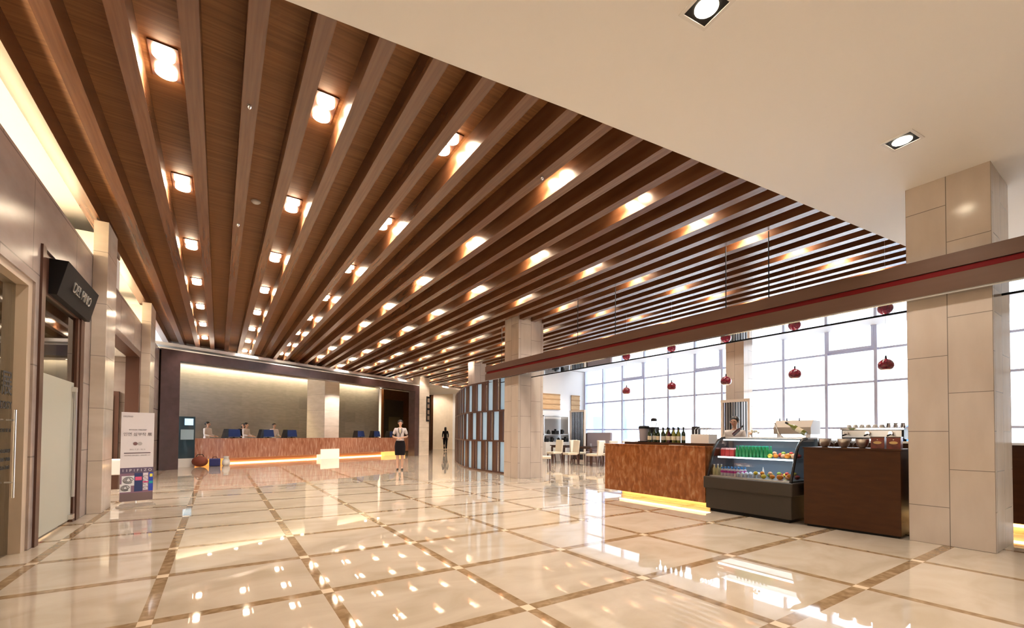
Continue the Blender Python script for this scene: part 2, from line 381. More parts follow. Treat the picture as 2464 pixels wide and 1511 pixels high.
# stone piers standing proud of the wall
def pier(x1, y0, y1, z1, lb, x0=-1.597):
    t = MB().box(x0, x1, y0, y1, 0, z1).build('stone_pier', M_pier, None, bevel=.004); return tag(t, lb, 'pier', 'cream stone piers along the shopfront wall')
pier(-1.43, 8.86, 9.55, 4.36, 'cream stone pier just right of the glass shop door under the sign')
pier(-1.42, 13.85, 14.75, 4.36, 'cream stone pier right of the dark framed opening behind the roll-up banner')

struct('trim_5', MB().box(-2.2, -1.60, 9.5, 10.95, 3.842, 4.38).box(-2.2, -1.60, 14.3, 15.0, 3.842, 4.38), M_ceil)
# shop window
win = thing('shop_window', 'large glass shop window with dark lettering at the left edge', 'shop window', (XL, 0, 0))
MB().box(-.20, -.02, 6.38, 6.50, 0, 2.75).box(-.20, -.02, 1.5, 6.38, 2.68, 2.75).build('frame', mat('pale_stone_reveal', (.62, .50, .38), .3), win)
MB().box(-.12, -.108, 1.5, 6.38, 0, 2.68).build('glass_pane', M_shopg, win)
RW = (PI/2, 0, PI/2)
text('lettering', '삼부작 展', .26, win, (-.10, 6.34, 1.66), RW, M_text, align='RIGHT')
text('lettering', 'INYEON TRILOGY', .105, win, (-.10, 6.34, 1.46), RW, M_text, align='RIGHT')
for k in range(4): text('small_print', ['2012. 7. 27 - 10. 31', 'DELPINO GALLERY', 'OPEN 10:00 - 19:00', 'T. 033 - 635 - 8311'][k], .05, win, (-.10, 6.34, [1.22, 1.02, .94, .86][k]), RW, M_text, align='RIGHT')
hd = MB().tube([(0, 0, .55), (0, 0, 1.40)], .010)
hd.tube([(0, 0, .7), (-.06, 0, .7)], .009).tube([(0, 0, 1.3), (-.06, 0, 1.3)], .009)
hd.build('pull_handle', M_steel, win, (-.04, 6.22, .02), smooth=True)

# glass door with its dark frame, board and sign
dr = tag(thing('door_1', 'x', 'x', (XL, 0, 0)), kind='structure')
for k in ('label', 'category'): del dr[k]
MB().box(-.24, .02, 6.62, 6.74, 0, 3.2).box(-.24, .0, 8.34, 8.52, 0, 3.2).box(-.24, -.02, 6.74, 8.34, 2.74, 3.2).box(-.06, -.01, 8.22, 8.34, 0, 2.74).build('door_frame', M_darkbrown, dr)
MB().box(-.045, -.035, 6.80, 8.22, .02, 2.74).build('glass_pane', M_shopg, dr)
MB().box(-.034, -.022, 6.80, 8.16, .05, 1.86).build('door_board', M_board, dr)
MB().tube([(0, 0, .35), (0, 0, 1.78)], .016).box(-.05, .01, -.05, .05, 1.74, 1.80).box(-.05, .01, -.06, .06, .06, .12).build('door_handle', M_steel, dr, (.01, 8.10, 0), smooth=False)
sg = thing('shop_sign', 'dark brown tilted box sign with pale letters over the shop door', 'sign', (XL, 7.75, 2.76))
MB().prism([(-.12, 0), (.05, 0), (.14, .40), (-.12, .40)], -.76, .76).build('sign_box', M_blackm, sg, bevel=.004)
TR = (PI/2+math.atan2(.09, .40), 0, PI/2)
text('sign_letters', 'DEL PINO', .17, sg, (.104, .05, .20), TR, M_text_l, .006, sx=1.15)

# room behind the shopfront
rm = MB().box(-6.6, -6.4, 0, 9.6, 0, 3.6).box(-6.6, XL-.22, 9.4, 9.6, 0, 3.6).box(-6.6, XL-.22, -.1, .1, 0, 3.6).box(-6.6, XL-.22, 0, 9.6, 3.0, 3.2)
struct('wall_shop', rm, mat('cream_plaster', (.66, .58, .44), .7))
lamp('AREA', 'shop_ceiling_light', (-4.0, 5.5, 2.95), 170, (1, .82, .6), shape='RECTANGLE', size=2.5, size_y=6)
# opening and corridor beyond it
fr = tag(thing('door_2', 'x', 'x', (XL, 0, 0)), kind='structure')
for k in ('label', 'category'): del fr[k]
MB().box(-.22, .02, 9.58, 9.74, 0, 3.12).box(-.24, .01, 13.60, 13.76, 0, 3.12).box(-.24, .01, 9.74, 13.60, 2.98, 3.12).build('door_frame', M_darkbrown, fr)
struct('wall_corridor', MB().box(-6.6, -6.4, 9.6, 20, 0, 3.2).box(-6.6, -1.83, 13.76, 13.96, 0, 3.2), M_wstone)
struct('ceiling_corridor', MB().box(-6.6, -1.83, 9.6, 20, 2.98, 3.15), M_ceil)
t = thing('corridor_door', 'dark wooden double door in the corridor behind the roll-up banner', 'door', (-3.4, 13.72, 0))
MB().box(-1.3, 1.45, -.06, .03, 0, 2.15).build('door_frame', M_darkbrown, t)
MB().box(-1.2, .06, -.09, -.06, .01, 2.06).build('door_leaf', M_walnut, t); MB().box(.08, 1.36, -.09, -.06, .01, 2.06).build('door_leaf', M_walnut, t)
lamp('AREA', 'corridor_light', (-3.6, 11.8, 2.95), 80, WARM, shape='RECTANGLE', size=1.2, size_y=1.2)
t = thing('reception_bench', 'low bench with pale front inside the corridor opening behind the banner', 'bench', (-2.6, 12.6, 0))
MB().box(-.9, .9, -.25, .25, .30, .62).build('seat_block', M_white, t, bevel=.02); MB().box(-.85, .85, -.2, .2, 0, .30).build('base', M_darkbrown, t)
t = thing('fire_alarm_point', 'small red alarm point on the pier right of the banner', 'alarm', (-1.415, 14.3, 1.38))
MB().box(0, .03, -.05, .05, -.05, .05).build('red_box', mat('alarm_red', (.7, .04, .02), .4), t); MB().box(0, .02, -.03, .03, -.28, -.12).build('plate', M_blackm, t)

# roll-up banner
B0, B1 = Vector((-1.30, 9.36, 0)), Vector((-.90, 9.50, 0))
bn = thing('rollup_banner', 'white roll-up exhibition banner with colourful lower band beside the opening', 'banner', (B0+B1)/2, math.atan2(.14, .40))
W2 = .212
MB().box(-W2, W2, -.004, .004, .09, 1.53).build('banner_sheet', mat('banner_white', (.78, .74, .76), .5), bn)
MB().box(-W2-.03, W2+.02, -.09, .09, 0, .018).box(-W2, W2, -.03, .03, .018, .05).build('base_foot', M_steel, bn)
MB().tube([(0, .02, .04), (0, .02, 1.52)], .006).build('support_pole', M_steel, bn)
RB = (PI/2, 0, 0)
def patch(x0, x1, z0, z1, c, nm='printed_patch', y=-.0062): return MB().box(x0*W2, x1*W2, y, -.004, z0, z1).build(nm, mat('print_colour', c, .5), bn)
patch(-1, 1, .54, .63, (.13, .10, .17)); patch(-1, 1, .22, .54, (.26, .15, .22)); patch(-1, 1, .09, .22, (.20, .14, .14))
patch(-.9, -.15, .34, .50, (.80, .80, .82), y=-.0075); patch(-1, -.35, .24, .37, (.80, .80, .82), y=-.0078); patch(-.15, .35, .24, .54, (.03, .05, .16), y=-.0075)
patch(-.1, .30, .42, .48, (.80, .12, .25), y=-.0085); patch(.38, .68, .26, .54, (.80, .75, .82), y=-.0075); patch(.36, .72, .38, .40, (.8, .08, .25), y=-.0085)
patch(.72, 1, .24, .54, (.02, .06, .45), y=-.0075); patch(.74, .98, .36, .40, (.02, .40, .40), y=-.0085); patch(.78, .96, .47, .52, (.85, .75, .10), y=-.0085)
patch(-.8, .8, .86, .875, (.12, .08, .09), 'printed_rule')
for nm, s, z, sz, x in (('printed_title', '인연 삼부작 展', 1.17, .060, 0), ('printed_line', 'INYEON TRILOGY', 1.245, .028, 0), ('printed_line', 'DELPINO', 1.46, .03, -.6*W2), ('printed_line', '2012. 7. 27 - 10. 31', .925, .026, 0), ('printed_line', 'DELPINO GALLERY', .83, .022, -.35*W2), ('printed_line', 'GALLERY 201', .83, .022, .5*W2)):
    text(nm, s, sz, bn, (x, -.0075, z), RB, mat('print_grey', (.22, .19, .20), .6), .0008)
MB().cyl(.028, 0, .003, (-.03, 0, 0), 20, Matrix.Translation((0, -.005, 1.02)) @ Matrix.Rotation(PI/2, 4, 'X')).build('printed_roundel', mat('roundel_dark', (.22, .12, .12), .6), bn)
MB().cyl(.028, 0, .003, (.03, 0, 0), 20, Matrix.Translation((0, -.005, 1.02)) @ Matrix.Rotation(PI/2, 4, 'X')).build('printed_roundel', mat('roundel_pale', (.48, .46, .46), .6), bn)
text('printed_letters', '1 1 P 1 F 1 Z O', .06, bn, (0, -.0075, .585), RB, mat('print_white', (.75, .75, .78), .6), .0008)
for x, z, s in ((-.5, .43, .065), (-.68, .305, .055)):
    q = MB()
    for k in range(3):
        ring = [(x*W2+math.cos(a)*s*(1-.28*k), -.009, z+math.sin(a)*s*.8*(1-.28*k)) for a in [2*PI*j/16+k for j in range(15)]]
        q.tube(ring, .0045, 4)
    q.build('printed_maze', M_text, bn)
for k in range(4):
    q = MB().tube([(.53*W2+.03*math.cos(a*1.0), -.009, .30+.06*k+.018*math.sin(a)) for a in [j*.7 for j in range(8)]], .003, 4); q.build('printed_squiggle', M_text, bn)

# ------------------------------------------------------------ reception portal and alcove
def rbox(mb, d0, d1, o0, o1, z0, z1): return mb.box(d0, d1, o0, o1, z0, z1, RT)
m = MB(); rbox(m, -.03, .50, 0, .45, 0, 3.53); rbox(m, -.03, 12.05, 0, .45, 3.53, 3.86); rbox(m, 11.72, 12.05, 0, .45, 0, 3.53)
struct('trim_3', m, M_purple)
m = MB(); rbox(m, -.1, 12.04, 0, 3.05, 3.86, 3.90); rbox(m, -1.6, 12.6, 3.0, 3.1, 3.9, 4.75)
struct('wall_bulkhead', m, M_ceil)
m = MB(); rbox(m, -1.5, 18.5, .48, 4.62, 4.05, 4.15); struct('ceiling_reception', m, M_ceil)
m = MB(); rbox(m, -1.0, 13.9, 5.0, 5.2, 0, 4.5); wb = m
# built in its own frame so that the cladding joints run along the wall
bw = MB().box(-1, 13.9, 0, .2, 0, 4.5).build('wall_reception', M_back, None, rec(0, 5.0), TH); tag(bw, kind='structure')
m = MB(); rbox(m, -1, 18.5, 4.62, 5.2, 4.42, 4.5); struct('trim_4', m, M_ceil)
o = MB().box(.2, 13.6, -.03, .03, 0, .03).build('cove_light', M_cove2, None, rec(0, 4.80, 4.30), TH)
tag(o, 'long yellow cove light washing the top of the reception back wall', 'cove light')
m = MB(); rbox(m, 13.9, 18.6, 4.6, 4.8, 0, 4.5); struct('wall_dark_wood', m, M_walnut)
t = thing('dark_doorway', 'tall dark doorway in the wood wall right of the reception back wall', 'doorway', rec(14.9, 4.6), TH)
MB().box(-.95, .75, -.05, -.01, 0, 3.4).build('door_frame', M_black, t); MB().box(-.6, .45, -.07, -.05, 0, 2.3).build('glass_leaf', mat('dark_olive_glass', (.06, .055, .035), .15), t)
t = thing('wall_screen', 'dark picture frame on the pale end pillar of the reception', 'picture', rec(12.72, -.02, 1.9), TH)
MB().box(-.10, .16, -.05, 0, .0, 1.42).build('frame', M_black, t)
for k in range(4): MB().box(-.05, .11, -.06, -.05, .10+.33*k, .32+.33*k).build('picture_panel', mat('sepia_picture', (.22, .16, .12), .4), t)
pp = MB().box(0, .82, -.02, .48, 0, 4.38).build('stone_pier', M_pier, None, rec(12.06, 0), TH); tag(pp, 'pale stone end pillar at the right of the reception opening', 'pier')
# alcove column standing in the counter line
tag(MB().box(0, .86, 0, 1.35, 0, 4.05).build('stone_column', M_pier, None, rec(7.72, 2.25), TH), 'cream stone column rising behind the long reception counter', 'column', 'cream stone columns')
lamp('SPOT', 'column_bulb', rec(8.2, .7, 3.6), 130, (1, .93, .86), rot=(math.radians(40), 0, TH), spot_size=math.radians(70), spot_blend=.5, shadow_soft_size=.08)
# counter
cn = thing('reception_counter', 'long salmon red stone reception counter floating over an amber light', 'counter', rec(1.22, 1.32), TH)
LC = 11.5
MB().box(0, LC, 0, .55, .22, .95).build('stone_front', M_stone2, cn, bevel=.006)
MB().box(0, LC, .0, .85, .95, .985).build('worktop', M_stone2, cn, bevel=.004)
MB().box(.15, LC-.15, .28, .60, 0, .22).build('plinth', mat('plinth_stone', (.45, .24, .14), .3), cn)
MB().box(1.5, LC-1.9, .23, .26, .0, .035).build('strip_light', M_under, cn)
MB().box(5.6, 6.6, -.06, .27, 0, .46).build('lit_column_foot', glow('underglow_on_foot', (1, .86, .66), .30), cn)  # column foot block; weak emission paints the underlight onto it
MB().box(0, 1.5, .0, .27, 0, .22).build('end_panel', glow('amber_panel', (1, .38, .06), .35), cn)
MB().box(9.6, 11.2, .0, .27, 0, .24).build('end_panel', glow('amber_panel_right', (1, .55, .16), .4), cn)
# glass partition left of the counter
gp = thing('glass_partition', 'dark blue reflecting glass partition left of the reception counter', 'glass partition', rec(.42, .55), TH)
MB().box(0, .95, .3, .33, .30, 1.75).build('glass_pane', mat('dark_blue_glass', (.03, .06, .085), .06, coat=.5), gp)
MB().box(0, .95, .28, .36, 0, .30).build('base_panel', M_white, gp)
MB().box(.5, .9, .28, .30, .95, 1.30).build('poster', mat('pale_blue_poster', (.35, .5, .62), .4), gp)
MB().box(.62, .88, .28, .30, 1.45, 1.68).build('painted_reflection', glow('pale_blue_reflection', (.5, .8, 1), .4, False), gp)  # glowing patch stands in for the blue window mirrored in the glass
# monitors
MON = [(3.15, 1.66), (4.55, 1.66), (5.62, 1.66), (9.5, 1.66), (10.6, 1.66), (11.75, 1.66)]
mon = None
for k, (d, of) in enumerate(MON):
    lb = ['blue backed monitor beside the leftmost receptionist on the reception counter', 'blue backed monitor beside the pair of receptionists', 'blue backed monitor left of the reception column', 'blue backed monitor right of the reception column', 'blue backed monitor left of the standing hostess', 'blue backed monitor partly behind the standing hostess'][k]
    if not mon:
        mon = thing('monitor', lb, 'monitor', rec(d, of, .985), TH, 'monitors on the reception counter')
        T = Matrix.Rotation(-.28, 4, 'X')
        MB().box(-.24, .24, -.02, .02, .05, .36, T).build('blue_panel', M_screen, mon)
        MB().prism([(-.40, .0), (-.24, .0), (-.24, .36), (-.30, .36)], -.02, .20).build('side_shell', M_black, mon)
        MB().box(-.12, .12, -.04, .14, 0, .02).box(-.03, .03, .04, .07, .02, .2).build('stand', M_blackm, mon)
    else: dup(mon, rec(d, of, .985), lb, rz=TH)
# alcove downlights
ad = None
for k, d in enumerate((3.6, 4.7, 5.8, 6.9, 8.0, 12.2, 13.2)):
    lb = f'{ordn(k)} small lit downlight from the left in the reception alcove ceiling'
    if not ad:
        ad = thing('alcove_downlight', lb, 'ceiling light', rec(d, 4.2, 4.05), TH, 'small downlights over the reception')
        MB().cyl(.09, -.012, 0).build('ring', M_white, ad); MB().cyl(.07, -.02, -.012).build('lamp', M_lamp, ad)
    else: dup(ad, rec(d, 4.2, 4.05), lb)
for d in (2.5, 5, 9.3, 12.5): lamp('SPOT', 'reception_bulb', rec(d, 2.6, 4.0), 45, WARM, spot_size=math.radians(120), spot_blend=.7, shadow_soft_size=.1)
# luggage by the counter
t = thing('travel_bag', 'round reddish brown travel bag on the floor before the counter', 'bag', (-.52, 18.9, 0))
MB().ball(.21, (0, 0, .19), (1.15, .8, .9)).build('bag_body', mat('bag_brown', (.22, .05, .025), .6), t, smooth=True)
MB().tube([(-.12, 0, .34), (-.07, 0, .43), (.07, 0, .43), (.12, 0, .34)], .012).build('handle', M_blackm, t)
t = thing('blue_bag', 'dark blue square bag beside the brown travel bag', 'bag', (-.09, 19.10, 0))
MB().box(-.17, .17, -.12, .12, 0, .27).build('bag_body', mat('bag_blue', (.02, .03, .16), .6), t, bevel=.03); MB().tube([(-.08, 0, .26), (-.05, 0, .33), (.05, 0, .33), (.08, 0, .26)], .01).build('handle', M_blackm, t)
t = thing('white_sack', 'soft white sack right of the dark blue bag', 'bag', (.25, 19.2, 0))
MB().lathe([(.10, 0), (.13, .06), (.12, .18), (.07, .27), (.09, .34)], 12).build('sack_body', M_white, t, smooth=True); MB().tube([(.09*math.cos(a), .09*math.sin(a), .27) for a in [j*PI/5 for j in range(10)]], .008, 5).build('tie', M_label, t)

# ------------------------------------------------------------ far hall
struct('wall_far', MB().box(8.5, 15.6, 31.9, 32.0, 0, 4.58), joints(noisy('warm_cream_cladding', [(.80, .66, .48), (.86, .72, .54)], rough=.4), 'X', 'Z', 1.2, 4.5, .8, .01))
for x_ in (11.3, 12.9, 14.3): lamp('SPOT', 'hall_wall_fill', (x_, 30.4, 4.3), 70, WARM, rot=(math.radians(35), 0, 0), spot_size=math.radians(110), spot_blend=.6, shadow_soft_size=.08)  # fill spots without fittings, added to lift the dark far wall
struct('wall_hall_left', MB().box(0, 8, 0, .15, 0, 4.6), mat('tan_plaster', (.60, .46, .27), .5), loc=(10.0, 24.25, 0), rz=math.atan2(7.6, 3.35))
tag(MB().box(-.12, .12, -.12, .12, 0, 4.6).build('wooden_post', M_walnut, None, (13.35, 31.2, 0)), 'slim dark wooden post at the far end of the hall', 'post')

# ------------------------------------------------------------ curved lattice screen
CP_ = [(9.75, 19.6), (9.06, 18.33), (8.35, 16.73), (7.74, 15.14), (7.42, 14.14), (7.32, 13.36), (7.34, 12.60), (7.37, 11.35), (7.37, 10.8)]
def curve_pts(cp, step):
    pts = []; P = [Vector(p) for p in cp]
    for i in range(len(P)-1):
        p0, p1, p2, p3 = P[max(i-1, 0)], P[i], P[i+1], P[min(i+2, len(P)-1)]
        for k in range(30):
            t = k/30; pts.append(.5*((2*p1)+(-p0+p2)*t+(2*p0-5*p1+4*p2-p3)*t*t+(-p0+3*p1-3*p2+p3)*t**3))
    pts.append(P[-1]); out = [pts[0]]; acc = 0
    for a, b in zip(pts, pts[1:]):
        acc += (b-a).length
        if acc >= step: out.append(b); acc = 0
    return out
sp_ = curve_pts(CP_, .325)
scn = thing('lattice_screen', 'curved dark wood lattice screen with frosted glass panes beside the column', 'screen', (7.2, 11, 0))
def sb(p, q, w, z0, z1, mb):
    p, q = Vector((*p, 0))-Vector((7.2, 11, 0)), Vector((*q, 0))-Vector((7.2, 11, 0)); d = (q-p).normalized(); n = Vector((-d.y, d.x, 0))*w/2
    return mb.prismz([tuple((p-n)[:2]), tuple((q-n)[:2]), tuple((q+n)[:2]), tuple((p+n)[:2])], z0, z1)
TIER = [(.05, .98), (1.02, 1.94), (1.98, 2.90)]
for z in (0, .98, 1.94, 2.90):
    mb = MB()
    for a, b in zip(sp_, sp_[1:]): sb(a, b, .07, z, z+.05, mb)
    mb.build('rail', M_darkbrown, scn)
for i, (a, b) in enumerate(zip(sp_, sp_[1:])):
    d = (b-a).normalized()
    for t_, (z0, z1) in enumerate(TIER):
        sb(a-d*.03, a+d*.03, .06, z0, z1, mb2 := MB()); mb2.build('post', M_darkbrown, scn)
        if (i+t_) % 2 == 0 and i > len(sp_)*.36:
            sb(a+d*.03, b-d*.03, .012, z0, z1, mb2 := MB()); mb2.build('frosted_pane', M_frost, scn)
        else:
            sb(a+d*.03, a+(b-a)*.55, .05, z0, z1, mb2 := MB()); mb2.build('wood_panel', M_darkbrown, scn)

# ------------------------------------------------------------ columns
def column(x0, x1, y0, y1, z1, lb):
    o = MB().box(-(x1-x0)/2, (x1-x0)/2, -(y1-y0)/2, (y1-y0)/2, 0, z1).build('stone_column', M_pil, None, ((x0+x1)/2, (y0+y1)/2, 0), bevel=.004)
    return tag(o, lb, 'column', 'cream stone columns')
column(6.86, 7.72, 1.08, 1.79, 4.2, 'large cream stone column in the right foreground beside the brown cabinet')
column(6.86, 7.72, 10.05, 10.75, 4.7, 'cream stone column between the lattice screen and the dining area')
column(9.5, 10.1, 17.4, 18.0, 4.7, 'small distant cream column above the curved lattice screen')
column(13.4, 13.9, 7.36, 7.94, 4.55, 'cream column at the window wall rising out of the striped screen')

# ------------------------------------------------------------ suspended fascia over the bar
fa = thing('bar_fascia', 'long brown suspended fascia with a red stripe over the bar', 'fascia', (6.75, 0, 0))
MB().box(0, .10, -4, 11.68, 3.11, 3.27).box(0, .10, -4, 11.68, 2.85, 3.04).box(.03, .10, -4, 11.68, 3.04, 3.11).box(.10, .55, -4, 11.68, 3.22, 3.27).build('panel', M_fascia, fa)
MB().box(.015, .03, -4, 11.60, 3.045, 3.105).build('red_stripe', M_red, fa)
MB().box(.02, .55, -4, 11.68, 2.83, 2.85).build('mirror_soffit', M_mirror, fa)
MB().box(.55, .565, -4, 11.68, 2.818, 3.27).build('rear_edge', M_blackm, fa)
for y in (11.3, 7.9, 6.7, 4.2, 3.5):
    MB().cyl(.008, 3.27, 4.42 if y > 5 else 4.42, (.35, y, 0), 8).build('hanger_rod', M_blackm, fa)

# ------------------------------------------------------------ window wall
XW = 15.5; K = 1.04
wm = MB(); vy = [K*v for v in (.45, 1.0, 2.18, 3.35, 4.53, 5.7, 6.88, 8.08, 8.93, 10.01, 11.18, 12.38, 13.58, 14.76, 15.96)]
for k, y in enumerate(vy): wm.box(-.09, .05, y-.038, y+.038, 0, 4.6)
for z in (.02, .55, 1.48, 2.80, 3.72, 4.5): wm.box(-.06, .04, .45, 16.6, z-.030, z+.030)
for k in (4, 8, 11):
    y0, y1 = vy[k]+.03, vy[k+1]-.03; z0 = 3.76
    wm.box(-.12, .0, y0, y0+.06, z0, 4.5).box(-.12, .0, y1-.06, y1, z0, 4.5).box(-.124, .002, y0-.004, y1+.004, z0-.004, z0+.06)
wo = struct('window_1', wm, M_mull, loc=(XW, 0, 0))
g1 = MB().box(-.008, .008, .47, 16.6, 0, 4.6).build('glass_pane', M_wglass, wo)
struct('wall_dining', MB().box(11.7, 15.55, 16.64, 16.84, 0, 4.38), M_bwhite)
struct('ceiling_window', MB().box(14.46, 15.56, 1.75, 32, 4.4, 4.85), M_bwhite)
struct('wall_east', MB().box(15.5, 15.7, 16.64, 32.2, 0, 4.9), M_bwhite)
struct('wall_daylight_block', MB().box(15.5, 15.7, -6.2, .47, 0, 4.9), M_bwhite)  # unseen solid wall, added to keep daylight off the big column
# outside building, washed out by daylight
bl = thing('office_building', 'pale washed out building with blue windows seen through the window wall', 'building', (38, -2, 0))
MB().box(0, 8, 26, 62, 0, 7.5).build('wall', mat('white_render', (.85, .86, .88), .8), bl)
for yy in (29, 33, 35.2, 40, 42.4, 47, 52): MB().box(-.1, .02, yy, yy+1.4, .8, 3.4).build('window', mat('blue_window', (.34, .52, .85), .3), bl)
bl2 = thing('parked_kiosk', 'low blue outdoor stall outside the window wall behind the coffee machines', 'stall', (22, 5.6, 0))
MB().box(-.5, .5, -.9, .9, 0, .9).build('counter', mat('sky_blue_panel', (.25, .5, .7), .5), bl2); MB().ball(.4, (0, .2, 1.3)).build('blue_ball', mat('bright_blue', (.03, .16, .8), .5), bl2, smooth=True)

# ------------------------------------------------------------ dining wall blinds and buffet
for y0, x0, x1, lb in ((16.64, 12.64, 13.81, 'wide bamboo roman blind on the white dining wall'), (16.64, 14.53, 15.08, 'narrow bamboo roman blind on the white dining wall near the windows')):
    t = thing('bamboo_blind', lb, 'blind', ((x0+x1)/2, y0, 2.42), 0, 'bamboo blinds on the dining wall')
    wv = (x1-x0)/2
    MB().box(-wv, wv, -.03, -.01, 0, .76).build('slatted_sheet', noisy('bamboo_weave', [(.50, .30, .13), (.68, .46, .25)], (1, 1, 30), 3, 4, rough=.7), t)
    for z in (.0, .24, .48, .70): MB().box(-wv, wv, -.05, -.03, z, z+.05).build('fold', mat('bamboo_edge', (.42, .24, .10), .7), t)
t = thing('buffet_counter', 'white buffet counter with dark appliances on shelves against the dining wall', 'counter', (13.25, 16.2, 0))
MB().box(-.9, .6, -.35, .35, 0, .88).build('cabinet', M_white, t); MB().box(-.9, .6, -.2, .35, 1.2, 1.24).build('shelf', M_steel, t)
MB().box(-.9, -.86, -.2, .35, .88, 2.1).box(.56, .6, -.2, .35, .88, 2.1).box(-.9, .6, -.2, .35, 2.06, 2.1).build('rack_frame', M_steel, t)
random.seed(3)
for k in range(7):
    x = 12.5+.2*k; kind = k % 3
    if kind == 0: o = MB().box(-.12, .12, -.12, .12, 0, .16).cyl(.05, .16, .24)
    elif kind == 1: o = MB().lathe([(.09, 0), (.10, .05), (.06, .16), (.02, .2)], 14)
    else: o = MB().cyl(.07, 0, .22).box(.05, .13, -.01, .01, .05, .18)
    tag(o.build(['coffee_warmer', 'tea_pot', 'water_jug'][kind], M_blackm, None, (x, 16.1, 1.24 if k % 2 else .88)), f'{ordn(k)} dark pot or warmer from the left on the dining buffet', 'buffet pot', 'dark pots on the buffet')

# striped screens around the dining columns
def striped(x, y0, y1, lb, h=2.33):
    t = thing('striped_screen', lb, 'screen', (x, (y0+y1)/2, 0), 0, 'white screens with vertical black bars'); w2 = (y1-y0)/2
    MB().box(-.05, .05, -w2, -w2+.06, 0, h).box(-.05, .05, w2-.06, w2, 0, h).box(-.054, .054, -w2-.004, w2+.004, h-.08, h+.004).box(-.054, .054, -w2-.004, w2+.004, 0, .1).build('frame', mat('cream_frame', (.70, .62, .54), .5), t)
    MB().box(.03, .045, -w2+.06, w2-.06, .1, h-.08).build('backing', M_veil, t)
    n = 9
    for k in range(n):
        yy = -w2+.13+(2*w2-.26)*k/(n-1); ww = [.008, .005, .015, .006, .011, .005, .016, .008, .006][k]
        MB().box(-.03, .02, yy-ww, yy+ww, .1, h-.08).build('bar', M_black, t)
striped(13.1, 7.0, 7.90, 'white screen with vertical black bars behind the barista')
striped(13.6, 14.62, 15.6, 'white screen with vertical black bars at the back of the dining area')
sf = thing('banquette_sofa', 'long taupe banquette sofa below the windows behind the dining tables', 'sofa', (14.35, 14.75, 0))
MB().box(-.3, .3, -.75, .75, 0, .45).build('seat', M_sofa, sf, bevel=.03); MB().box(.18, .32, -.75, .75, .45, 1.33).build('backrest', M_sofa, sf, bevel=.03); MB().box(-.3, .32, .75, .85, 0, 1.30).build('side_panel', M_walnut, sf)

# dining tables and chairs
def make_table():
    t = thing('dining_table', 'x', 'table', (0, 0, 0), 0, 'dark wooden dining tables')
    MB().box(-.42, .42, -.42, .42, .72, .76).build('tabletop', M_tabletop, t, bevel=.005)
    MB().box(-.38, .38, -.38, .38, .65, .72).build('apron', M_darkbrown, t)
    for a in (-1, 1):
        for b in (-1, 1): MB().lathe([(.038, 0), (.055, .3), (.065, .66)], 4, (.35*a, .35*b, 0)).build('leg', M_darkbrown, t)
    return t
def make_chair():
    t = thing('dining_chair', 'x', 'chair', (0, 0, 0), 0, 'cream dining chairs')
    MB().box(-.23, .23, -.23, .22, .40, .49).build('seat', M_cream, t, bevel=.02)
    MB().box(-.22, .22, .17, .24, .46, 1.02, Matrix.Rotation(-.10, 4, 'X')).build('backrest', M_cream, t, bevel=.02)
    for a in (-1, 1):
        MB().tube([(.19*a, -.19, .40), (.20*a, -.20, 0)], [.030, .022], 6).build('leg', M_darkbrown, t)
        MB().tube([(.19*a, .18, .40), (.20*a, .25, 0)], [.030, .022], 6).build('leg', M_darkbrown, t)
    return t
TB = [(12.75, 13.35, 'dark dining table nearest the bar, seen left of the orange stone counter'), (12.75, 15.1, 'dark dining table just right of the middle stone column'), (13.9, 11.4, 'dark dining table close to the windows behind the bar'), (10.9, 15.6, 'dark dining table beyond the lattice screen')]
tb0 = None
for x, y, lb in TB:
    if not tb0: tb0 = make_table(); tb0.location = (x, y, 0); tb0['label'] = lb
    else: dup(tb0, (x, y, 0), lb)
CH = [(11.98, 13.75, -PI/2-.2, 'cream chair at the near dining table, its back to the lobby'), (12.75, 14.12, 0, 'cream chair on the far side of the near dining table'), (12.9, 12.55, PI, 'cream chair on the bar side of the near dining table'), (13.62, 13.35, PI/2, 'cream chair on the window side of the near dining table'),
      (11.95, 14.75, -PI/2, 'cream chair in front of the table beside the middle column'), (12.2, 12.6, PI+.3, 'cream chair pulled out before the near dining table'),
      (9.25, 11.95, .9, 'lone cream chair half hidden at the right edge of the middle column'), (13.9, 12.2, 0, 'cream chair at the left of the table close to the windows'), (13.1, 11.4, -PI/2, 'cream chair on the lobby side of the table close to the windows'),
      (10.1, 15.6, -PI/2, 'cream chair seen through the lattice screen, left of its table'), (10.9, 14.8, PI, 'cream chair seen through the lattice screen, in front of its table')]
ch0 = None
for x, y, r_, lb in CH:
    if not ch0: ch0 = make_chair(); ch0.location = (x, y, 0); ch0.rotation_euler = (0, 0, r_); ch0['label'] = lb
    else: dup(ch0, (x, y, 0), lb, rz=r_)
for k, (x, y) in enumerate(((12.65, 13.25), (12.7, 14.9), (13.9, 11.4))):
    t = thing('glass_tumbler', ['tumbler on the near dining table', 'tumbler on the dining table beside the middle column', 'tumbler on the dining table close to the windows'][k], 'glass', (x, y, .76), 0, 'tumblers on the dining tables')
    MB().lathe([(.03, 0), (.036, .11), (.033, .11), (.027, .01)], 12).build('glass_body', M_glass, t, smooth=True)

